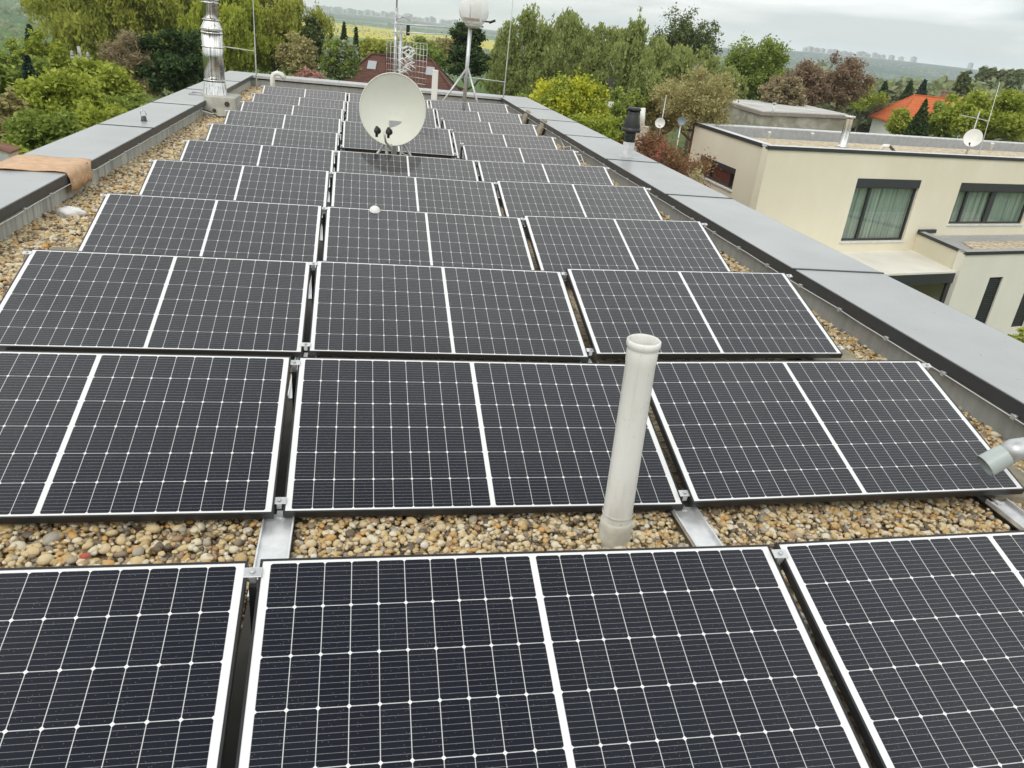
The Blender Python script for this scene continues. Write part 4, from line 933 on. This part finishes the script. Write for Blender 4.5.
MB().lathe(c0,[(.02,0),(.08,.01),(.14,.04),(.15,.045),(.1,.0),(.02,-.02)],24,n3).build('reflector',plain('blue_grey_paint',(.2,.24,.28),.5),t2); MB().tube([(c0[0],c0[1]+.05,zr-1.2),(c0[0],c0[1]+.05,c0[2])],.025,8).build('pole',M['galv'],t2)
# light box on a pole near the yellow tree
c0 = at(607,107,d=31); t2 = empty('box_on_pole', (c0[0],c0[1],GZ), 'pale grey box and small aerial on a pole beside the yellow shrub', 'pole')
MB().tube([(c0[0],c0[1]+.1,GZ),(c0[0],c0[1]+.1,c0[2]+.9)],.03,8).build('pole',M['anthracite'],t2); MB().box((c0[0]-.22,c0[1]-.1,c0[2]-.25),(c0[0]+.22,c0[1]+.04,c0[2]+.2)).build('box',M['pvc'],t2)
m = MB()
for k in range(6): m.tube([(c0[0]-.2,c0[1],c0[2]+.5+.1*k),(c0[0]+.2,c0[1],c0[2]+.52+.1*k)],.012,5)
for k in range(4): m.tube([(c0[0]-.2+.13*k,c0[1],c0[2]+.45),(c0[0]-.2+.13*k,c0[1],c0[2]+1.05)],.008,5)
m.build('reflector_grid',M['anthracite'],t2)
# grey flat building
zg = -.3; G4 = [at(718.5,98,z=zg), at(797,103,z=zg), at(849,114.5,z=zg), at(762,110.5,z=zg)]
cc = sum(G4)/4; t = empty('grey_flat_building', (cc[0],cc[1],GZ), 'low grey flat roofed building with pale roof edge behind the cream house', 'building')
ccw = G4 if np.cross((G4[1]-G4[0])[:2],(G4[2]-G4[1])[:2]) > 0 else G4[::-1]
inn = [p+(cc-p)*.03 for p in ccw]
def blotch():
    g = NG('blotchy_render'); c = g.ramp(g.noise(g.pos((1,1,2)), .8, 6, .65), [(.35,(.25,.23,.18)),(.5,(.33,.31,.25)),(.62,(.46,.44,.38))]); g.bsdf(c,.9,0,.2); return g.m
quad_prism(MB(), inn, GZ, zg-.22).build('wall', blotch(), t)
quad_prism(MB(), ccw, zg-.22, zg-.06).build('roof_edge', plain('brown_grey_fascia',(.30,.25,.22),.7), t)
quad_prism(MB(), [p+(cc-p)*.012 for p in ccw], zg-.06, zg).build('roof_sheet', plain('pale_roof_sheet',(.62,.62,.60),.6,0,.1,.8), t)
quad_prism(MB(), [p+(cc-p)*.10 for p in ccw], zg, zg+.012).build('roof_field', plain('worn_pale_roof_felt',(.50,.50,.47),.8,0,.2,.5), t)
c0 = at(776,97,d=39); MB().tube([(c0[0],c0[1],zg),(c0[0],c0[1],zg+.45)],.05,10).lathe((c0[0],c0[1],zg+.45),[(.09,0),(.09,.06)],10).build('vent_pipe', M['whitecap'], t)
# utility pole on the left
c0 = at(79,50,d=27); t = empty('utility_pole', (c0[0],c0[1],GZ), 'pale utility pole with insulators standing among the left trees', 'utility pole')
MB().tube([(c0[0]+.1,c0[1],GZ),(c0[0],c0[1],c0[2]+.1)],[.08,.045],10).build('pole', M['concrete'], t)
MB().box((c0[0]-.24,c0[1]-.04,c0[2]-.24),(c0[0]+.26,c0[1]+.04,c0[2]-.18)).build('cross_arm', M['galv'], t)
for k in (-.22,0,.24): MB().lathe((c0[0]+k*.9,c0[1],c0[2]-.18),[(.025,0),(.05,.03),(.05,.06),(.03,.07),(.05,.1),(.035,.13),(.01,.15)],10).build('insulator', M['concrete'], t)
# far apartment blocks on the ridge
M['far1'] = plain('far_concrete_panels', (.55,.55,.55), .9, 0, .1, .02); M['far2'] = plain('far_beige_panels', (.60,.54,.48), .9, 0, .1, .02)
def far_block(px, wpx, hpx, d, k, lab, grp):
    c = at(px, 20, d=d); u = np.array([math.cos(.2+k),math.sin(.2+k),0]); v = np.array([-u[1],u[0],0]); z0 = float(gz(c[0],c[1])); wd = wpx*d/FPX; h = hpx*d/FPX
    t = empty('apartment_block', (c[0],c[1],z0), lab, 'apartment block', grp); o0 = np.array([c[0],c[1],0])
    MB().obox(o0,u,v,(-wd/2,-7,z0-5),(wd/2,7,z0+h)).build('wall', M['far1'] if k > 0 else M['far2'], t)
    MB().obox(o0,u,v,(-wd/2,-7.3,z0+h),(wd/2,7.3,z0+h+1.5)).obox(o0,u,v,(-wd*.15,-3,z0+h+1.5),(wd*.15,3,z0+h+4)).build('roof', M['greyinner'], t)
    m = MB()
    for zz in np.arange(z0+3, z0+h-2, 3): m.obox(o0,u,v,(-wd/2+1,-7.12,zz),(wd/2-1,-7.01,zz+1.3))
    if m.v: m.build('window_band', M['anthracite'], t)
for i in range(38):
    px = 282+i*5.3+rng.uniform(-2,2); far_block(px, rng.uniform(3.0,8.5), rng.uniform(2.2,4.6), rng.uniform(3550,3900), rng.choice([-.25,.3]), 'pale far apartment block on the skyline left of the tripod globe', 'apartment blocks on the left skyline')
for i, px in enumerate((812,817,824,830,838,842,847,853,859,868,871,876,884,888,893,902,912,925,985,1001)):
    far_block(px, rng.uniform(2.5,6), rng.uniform(2,4.2), rng.uniform(3450,3650), rng.choice([-.25,.3]), 'pale far apartment block on the hill at the right skyline', 'apartment blocks on the right hill')
# ------------------------------------------------------------------ trees
def rot_leaves(P, size, asp=.55, up=.35, vert=False):
    n = len(P); nrm = rng.normal(0,1,(n,3)); nrm[:,2] = np.abs(nrm[:,2])+up
    if vert: nrm[:,2] *= .15
    nrm /= np.linalg.norm(nrm,axis=1,keepdims=True)
    a = rng.normal(0,1,(n,3))
    if vert: a[:,2] -= 2.5
    a -= nrm*(a*nrm).sum(1,keepdims=True); a /= np.linalg.norm(a,axis=1,keepdims=True); b = np.cross(nrm,a)
    s = size*rng.lognormal(0,.28,(n,1))
    V = np.stack([P-a*s*.5, P+b*s*asp*.5, P+a*s*.5, P-b*s*asp*.5],1).reshape(-1,3)
    return V, np.arange(n*4).reshape(n,4)
def crown_pts(style, c, rx, rz_, n):
    """points of a crown centred on c with half width rx and half height rz_"""
    if style == 'conifer':
        h = rng.power(1.6,n); lay = 13; k = np.floor(h*lay)/lay+rng.uniform(0,.035,n)   # h: 0 top .. 1 bottom
        th = rng.uniform(0,6.283,n); rr = (rng.random(n)**.45)
        lob = .8+.25*np.sin(th*7+np.floor(h*lay)*2.1)
        R_ = rx*(.05+.95*k)*rr*lob
        return c+np.stack([R_*np.cos(th),R_*np.sin(th), rz_-2*rz_*k-.18*R_+rng.normal(0,.05*rx,n)],-1)
    if style == 'column':
        h = rng.random(n); th = rng.uniform(0,6.283,n); env = np.sin(np.pi*np.clip(h*.92+.06,0,1))**.5
        R_ = rx*env*(rng.random(n)**.5)*(.75+.35*np.sin(th*3+h*22)); return c+np.stack([R_*np.cos(th),R_*np.sin(th),rz_-2*rz_*h],-1)
    K_ = {'broad':70,'weep':80,'pine':75,'thin':110}[style]; K_ = int(K_*max(1,min(2.5,rz_/rx)))
    d = rng.normal(0,1,(K_,3)); d /= np.linalg.norm(d,axis=1,keepdims=True)
    rad = rng.uniform(.25,.95,K_)[:,None]
    d[:,2] = np.where(d[:,2] < -.5, d[:,2]*.7, d[:,2])
    tap = 1.0 if style != 'pine' else 1
    cl = d*rad*np.array([rx,rx,rz_]); cr = rng.uniform(.10,.26,K_)*rx
    if style == 'pine': cr *= .9; cl[:,:2] *= np.clip(1.15-.55*(cl[:,2:]/rz_+1)*.5*1.3,.25,1.2)
    if style == 'thin': cr *= .8
    wgt = cr**2; idx = rng.choice(K_, n, p=wgt/wgt.sum())
    g = rng.normal(0,1,(n,3)); g /= np.linalg.norm(g,axis=1,keepdims=True); g *= (rng.random((n,1))**.55)*rng.lognormal(0,.25,(n,1))
    sc_ = cr[idx][:,None]*np.array([1.1,1.1,.8 if style != 'pine' else .5])
    P = cl[idx]+g*sc_
    k6 = n//6; P[:k6] += rng.normal(0,.07,(k6,3))*[rx,rx,rz_]
    if style == 'weep':
        S_ = max(60, n//38); st = rng.choice(n, S_); base = P[st]; ln = rng.uniform(.15,.5,S_)*rz_
        k = rng.integers(0,S_,n); t_ = rng.random(n); out_ = base[k][:,:2]; 
        P = base[k].copy(); P[:,2] += .1*rz_-t_*ln[k]; P[:,:2] += out_*(.10*np.sqrt(t_))[:,None]; P += rng.normal(0,.025*rx,(n,3))
        half = n//3; P[:half] = (cl[idx]+g*sc_)[:half]
    if style == 'thin': P += rng.normal(0,.06*rx,(n,3))
    return c+P
def limbs(mb, base, top, rx, rz_, c, r0, k=7):
    p = [base + (top-base)*f + np.array([rng.normal(0,.03),rng.normal(0,.03),0])*rx*f for f in np.linspace(0,1,6)]
    mb.tube(p, [r0*(1-.82*f) for f in np.linspace(0,1,6)], 8)
    for i in range(k):
        f = rng.uniform(.3,.85); s = base+(top-base)*f; th = i*2.4+rng.uniform(-.4,.4)
        e = np.array([c[0]+math.cos(th)*rx*.75, c[1]+math.sin(th)*rx*.75, min(s[2]+rng.uniform(.15,.6)*rz_, c[2]+.55*rz_)])
        mid = (s+e)/2+[0,0,-.06*rz_]
        mb.tube([s,mid,e], [r0*.42*(1-f*.5), r0*.25, r0*.06], 6)
        for j in range(2):
            e2 = mid+(e-mid)*rng.uniform(.3,.8)+np.array([rng.normal(0,.3),rng.normal(0,.3),rng.uniform(.0,.3)])*rx*.5
            mb.tube([mid+(e-mid)*.2,e2], [r0*.16,r0*.03], 5)
NLEAF = 0
def tree(name, label, px, ytop, ybot, wpx, d, style, leaf, n, size, cat='tree', bark='bark', group=None, vert=False, asp=.55, extra=None, low=None, r0=None):
    global NLEAF
    top = at(px, ytop, d=d); bot = at(px, ybot, d=d); rx = wpx*d/FPX/2; g0_ = float(gz(top[0],top[1]))
    zt, zb = top[2], max(bot[2], g0_+.3) if low is None else g0_+low
    rz_ = max((zt-zb)/2,.5); c = np.array([top[0],top[1],zt-rz_]); base = np.array([top[0],top[1],g0_-.1])
    t = empty(name, base, label, cat, group)
    mb = MB(); r_ = r0 or max(.06,.035*(zt-g0_)*.6); limbs(mb, base, np.array([c[0],c[1],zt-rz_*.25]), rx, rz_, c, r_, 9 if style != 'conifer' else 2)
    mb.build('trunk', M[bark], t)
    P = crown_pts(style, c, rx, rz_, n); P = P[P[:,2] > g0_+.05]
    V, F = rot_leaves(P, size, asp, vert=vert); NLEAF += len(F)
    soup('crown', V, F, LEAF[leaf], t)
    if extra:
        lf, n2, s2 = extra; P = crown_pts(style, c, rx*1.02, rz_*1.02, n2); V, F = rot_leaves(P, s2, .8); soup('blossom', V, F, LEAF[lf], t)
    return t
T = tree
# left side, back to front
T('willow_tree','tall pale yellow green willow filling the upper left',92,-62,75,105,62,'weep','willow',70000,.21,vert=True,group='trees left of the roof')
T('willow_tree','willow with pale drooping crown just left of the steel flue top',172,-52,60,92,66,'weep','willow',52000,.21,vert=True,group='trees left of the roof')
T('willow_tree','bright yellow green willow behind the steel flue',222,-30,78,66,56,'weep','willow2',42000,.19,vert=True,group='trees left of the roof')
T('willow_tree','broad weeping willow right of the thin corner rod',272,-16,80,84,60,'weep','willow',60000,.20,vert=True,group='trees left of the roof')
T('spruce_tree','small grey green spruce at the left below the green field',29,26,70,22,46,'conifer','spruce',9000,.20,group='trees left of the roof')
T('yew_tree','dark evergreen tree between bare brown shrub and steel flue',176,24,112,66,38,'broad','dark',38000,.17,group='trees left of the roof')
T('bare_shrub','brown bare twiggy shrub left of the dark evergreen',130,30,112,54,38,'thin','brown',30000,.22,asp=.13,group='trees left of the roof')
T('garden_tree','fresh green tree below the green field at the left edge',8,38,120,56,34,'broad','mid',16000,.16,group='trees left of the roof')
T('garden_tree','light green tree left of the utility pole',46,30,110,44,36,'broad','fresh',16000,.15,group='trees left of the roof')
T('garden_tree','yellow green tree right of the utility pole top',100,58,130,62,27,'thin','fresh',20000,.13,group='trees left of the roof')
T('garden_tree','sprawling bright shrub in front of the utility pole',62,72,150,80,23,'thin','fresh',26000,.105,group='trees left of the roof')
T('spruce_tree','blue green spruce standing low at the left edge',27,58,150,40,24,'conifer','spruce',16000,.13,group='trees left of the roof')
T('garden_tree','mid green bush below the dark evergreen, near the left coping',128,92,150,66,24,'thin','mid',20000,.12,group='trees left of the roof')
T('garden_tree','low olive bush beside the anchor eye coping',98,104,170,66,19,'thin','fresh',20000,.10,group='trees left of the roof')
T('garden_tree','lowest green bush by the leaning metal hood',45,108,200,66,17,'thin','mid',24000,.09,group='trees left of the roof')
T('brown_bush','brownish flowering bush at the left edge of the photo',6,92,180,36,20,'thin','olive',14000,.10,group='trees left of the roof')
T('garden_tree','bright low shrub left of the leaning metal hood',20,142,230,60,14.5,'thin','fresh',16000,.08,group='trees left of the roof')
# beyond the far wall
T('pine_tree','dark green conifer left of the white blossoming tree',311,13,80,32,58,'pine','pine',16000,.20,group='trees beyond the far wall',r0=.2)
T('garden_tree','olive tree just left of the dark conifer',296,34,82,38,52,'thin','olive',12000,.17,group='trees beyond the far wall')
T('blossoming_tree','white blossoming tree beside the brown roof',340,38,86,36,50,'thin','mid',11000,.13,extra=('white',10000,.13),group='trees beyond the far wall')
T('spruce_tree','narrow dark spruce above the white blossoming tree',344,23,60,13,72,'conifer','dark',5000,.22,group='trees beyond the far wall')
T('spruce_tree','slim dark spruce just left of the brown roof ridge',356,28,62,9,72,'conifer','dark',4000,.22,group='trees beyond the far wall')
T('spruce_tree','tiny dark spruce between the two larger conifers',331,31,60,8,76,'conifer','dark',3500,.22,group='trees beyond the far wall')
T('pink_shrub','pink flowering shrub low behind the far wall',309,68,92,28,40,'broad','pink',6000,.12,cat='shrub',group='trees beyond the far wall')
T('broad_tree','round yellow green tree behind the brown roof',378,40,66,46,82,'broad','willow',12000,.27,group='trees beyond the far wall')
T('broad_tree','dull green tree behind the reflector grid of the mast',418,38,74,54,84,'broad','mid',12000,.27,group='trees beyond the far wall')
T('broad_tree','brown green wood edge tree left of the dark pine',447,34,72,34,95,'thin','olive',9000,.3,group='trees beyond the far wall')
T('pine_tree','large dark pine behind the tripod globe',470,19,92,54,52,'pine','dark',30000,.17,group='trees beyond the far wall',r0=.22)
# birches and the right wood
T('birch_tree','slender hanging birch behind the thin corner rod',506,36,104,44,58,'weep','birch',16000,.20,vert=True,bark='birch_bark',group='birches behind the yellow shrub')
for px, yt, wp, dd_, lab in ((534,3,64,56,'first tall birch, just right of the thin corner rod'),(572,8,62,60,'tall birch straight above the yellow shrub'),(606,16,58,58,'tall birch right of the yellow shrub'),(640,22,60,54,'tall birch above the black roof vent'),(676,42,64,50,'birch below the tall dark larch')):
    T('birch_tree',lab,px,yt,128,wp,dd_,'weep','birch',50000,.165,vert=True,bark='birch_bark',group='birches behind the yellow shrub')
T('birch_tree','lower birch filling the gap left of the dark broad tree',716,48,130,62,52,'weep','birch',24000,.20,vert=True,bark='birch_bark',group='birches behind the yellow shrub')
T('larch_tree','tall airy dark conifer rising above the birches',684,5,90,58,68,'thin','pine',15000,.17,group='trees behind the cream house',r0=.24)
T('larch_tree','second airy conifer top right of the tallest one',710,17,90,32,70,'thin','pine',7000,.17,group='trees behind the cream house',r0=.2)
T('broad_tree','dark green broad tree with pointed top behind the grey building',764,31,112,62,62,'thin','mid',24000,.18,group='trees behind the cream house')
T('yellow_shrub','bright yellow flowering shrub behind the right coping',572,74,135,74,27,'thin','fresh',14000,.10,extra=('yellow',9500,.10),cat='shrub',group='shrubs right of the roof')
T('green_shrub','dense green bush right of the yellow shrub',632,84,140,42,34,'broad','mid',15000,.13,cat='shrub',group='shrubs right of the roof')
T('green_shrub','olive green bush below the yellow shrub',596,112,160,58,24,'thin','fresh',13000,.10,cat='shrub',group='shrubs right of the roof')
T('green_shrub','shadowy green bush behind the black roof vent',618,104,150,50,30,'broad','mid',13000,.12,cat='shrub',group='shrubs right of the roof')
T('green_shrub','dark bush at the foot of the far right coping corner',525,92,140,44,36,'broad','mid',11000,.13,cat='shrub',group='shrubs right of the roof')
T('apple_tree','olive brown fruit tree in front of the grey building',706,64,140,74,33,'thin','olive',15000,.10,bark='redbark',group='trees behind the cream house')
T('apple_tree','olive fruit tree between the pale chimney and the grey building',670,74,142,50,35,'thin','olive',10000,.105,bark='redbark',group='trees behind the cream house')
T('purple_tree','purple brown tree left of the small steel roof flue',815,60,118,46,56,'thin','purple',12000,.15,bark='redbark',group='trees behind the cream house')
T('purple_tree','purple brown tree right above the small steel roof flue',850,55,118,48,58,'thin','purple',13000,.15,bark='redbark',group='trees behind the cream house')
T('brown_bush','rusty brown bush right of the dark broad tree',788,74,116,40,50,'thin','brown',12000,.18,group='trees behind the cream house')
T('round_tree','light green round tree left of the orange roof',868,84,118,36,112,'broad','fresh',12000,.18,group='trees behind the cream house')
T('broad_tree','big fresh green tree right of the orange roof',993,85,150,66,50,'broad','fresh',34000,.17,group='trees behind the cream house')
T('broad_tree','smaller green tree in front of the orange roof',903,108,140,22,52,'thin','fresh',6000,.15,group='trees behind the cream house')
T('broad_tree','mid green tree touching the dark spruce on its right',950,100,145,30,55,'broad','mid',12000,.17,group='trees behind the cream house')
T('spruce_tree','dark spruce in front of the orange roof',926,101,145,26,48,'conifer','dark',12000,.15,group='trees behind the cream house')
T('blossoming_tree','low white blossoming bush behind the small roof dish',950,118,150,36,62,'broad','mid',6000,.12,extra=('white',4000,.12),group='trees behind the cream house')
T('broad_tree','brown green tree at the right edge beyond the roof dish',1030,92,150,36,60,'thin','olive',9000,.18,group='trees behind the cream house')
T('vine_hedge','rusty red vine sprawling over the low red roof',668,133,200,104,25.5,'thin','rust',46000,.08,cat='hedge',low=2.6,group='shrubs right of the roof')
T('vine_hedge','olive green hedge at the wall of the cream house',694,166,225,66,22,'thin','olive',20000,.095,cat='hedge',low=.2,group='shrubs right of the roof')
T('green_shrub','green garden shrub at the right edge below the annex',1036,318,400,34,20,'broad','fresh',6000,.09,cat='shrub',group='shrubs right of the roof')
for px, yt, k, lab in ((886,82,'dark','dark spruce left of the red roofed house'),(911,82,'dark','narrow dark spruce right above the orange ridge'),(925,81,'spruce','grey spruce above the right half of the orange roof'),(968,70,'pine','single dark pine on the far tree line')):
    T('spruce_tree',lab,px,yt,100,11 if k != 'pine' else 18,115,'conifer' if k != 'pine' else 'pine',k,4500,.4,group='conifers on the far tree line')
for i, px in enumerate((985,994,1003,1012,1021)):
    T('poplar_tree','slim grey green poplar, number %s from the left in the row at the right edge' % ['one','two','three','four','five'][i],px,67+rng.uniform(0,5),96,10,150,'column','haze',4500,.5,group='poplars on the far tree line')
# distant woodland
Ps = []
for px in np.arange(780,1060,3.2):
    for d in (130,170,230,320,430):
        a = at(px+rng.uniform(-3,3),60,d=d*rng.uniform(.9,1.1)); h = rng.uniform(4.5,9.0); r_ = rng.uniform(2.5,4.5); g0_ = float(gz(a[0],a[1])); n_ = 420
        g = rng.normal(0,1,(n_,3)); g /= np.linalg.norm(g,axis=1,keepdims=True); g *= rng.random((n_,1))**.4*rng.uniform(.7,1.1)
        Ps.append(np.array([a[0],a[1],g0_+h*.55])+g*[r_,r_,h*.5])
Q = []
for k in range(110):
    px = rng.uniform(-60,1080); d = rng.uniform(380,2600); a = at(px,60,d=d); g0_ = float(gz(a[0],a[1]))
    ln = rng.uniform(15,120); n_ = 120; th = rng.uniform(0,3.14); s = rng.uniform(-1,1,n_)*ln
    Q.append(np.stack([a[0]+s*math.cos(th)+rng.normal(0,4,n_), a[1]+s*math.sin(th)*.3+rng.normal(0,4,n_), g0_+rng.uniform(0,7,n_)],-1))
V, F = rot_leaves(np.concatenate(Ps), 1.0, .7); o = soup('distant_woodland', V, F, LEAF['haze']); tag(o, 'hazy grey green far woodland behind the orange roof', 'woodland', kind='stuff')
V, F = rot_leaves(np.concatenate(Q), 3.4, .8); o = soup('field_hedgerows', V, F, LEAF['haze']); tag(o, 'far hedgerows and copses between the fields', 'hedgerows', kind='stuff')
# undergrowth filling the gardens on both sides
Ps = []
for k in range(520):
    sd = rng.choice([-1,1]); d = rng.uniform(14,60); px = rng.uniform(-120,300) if sd < 0 else rng.uniform(500,760)
    a = at(px,60,d=d)
    if -6 < a[0] < 6 and a[1] < 24: continue
    if a[0] > 11.5 and a[1] < 30 and a[1] > 17: continue
    h = rng.uniform(.6,2.2); n_ = 260; g = rng.normal(0,1,(n_,3)); g /= np.linalg.norm(g,axis=1,keepdims=True)
    Ps.append(np.array([a[0],a[1],GZ+h*.5])+g*(rng.random((n_,1))**.4)*[1.4,1.4,h*.6])
V, F = rot_leaves(np.concatenate(Ps), .16, .6); o = soup('undergrowth', V, F, LEAF['mid']); tag(o, 'low green undergrowth below the garden trees', 'undergrowth', kind='stuff')
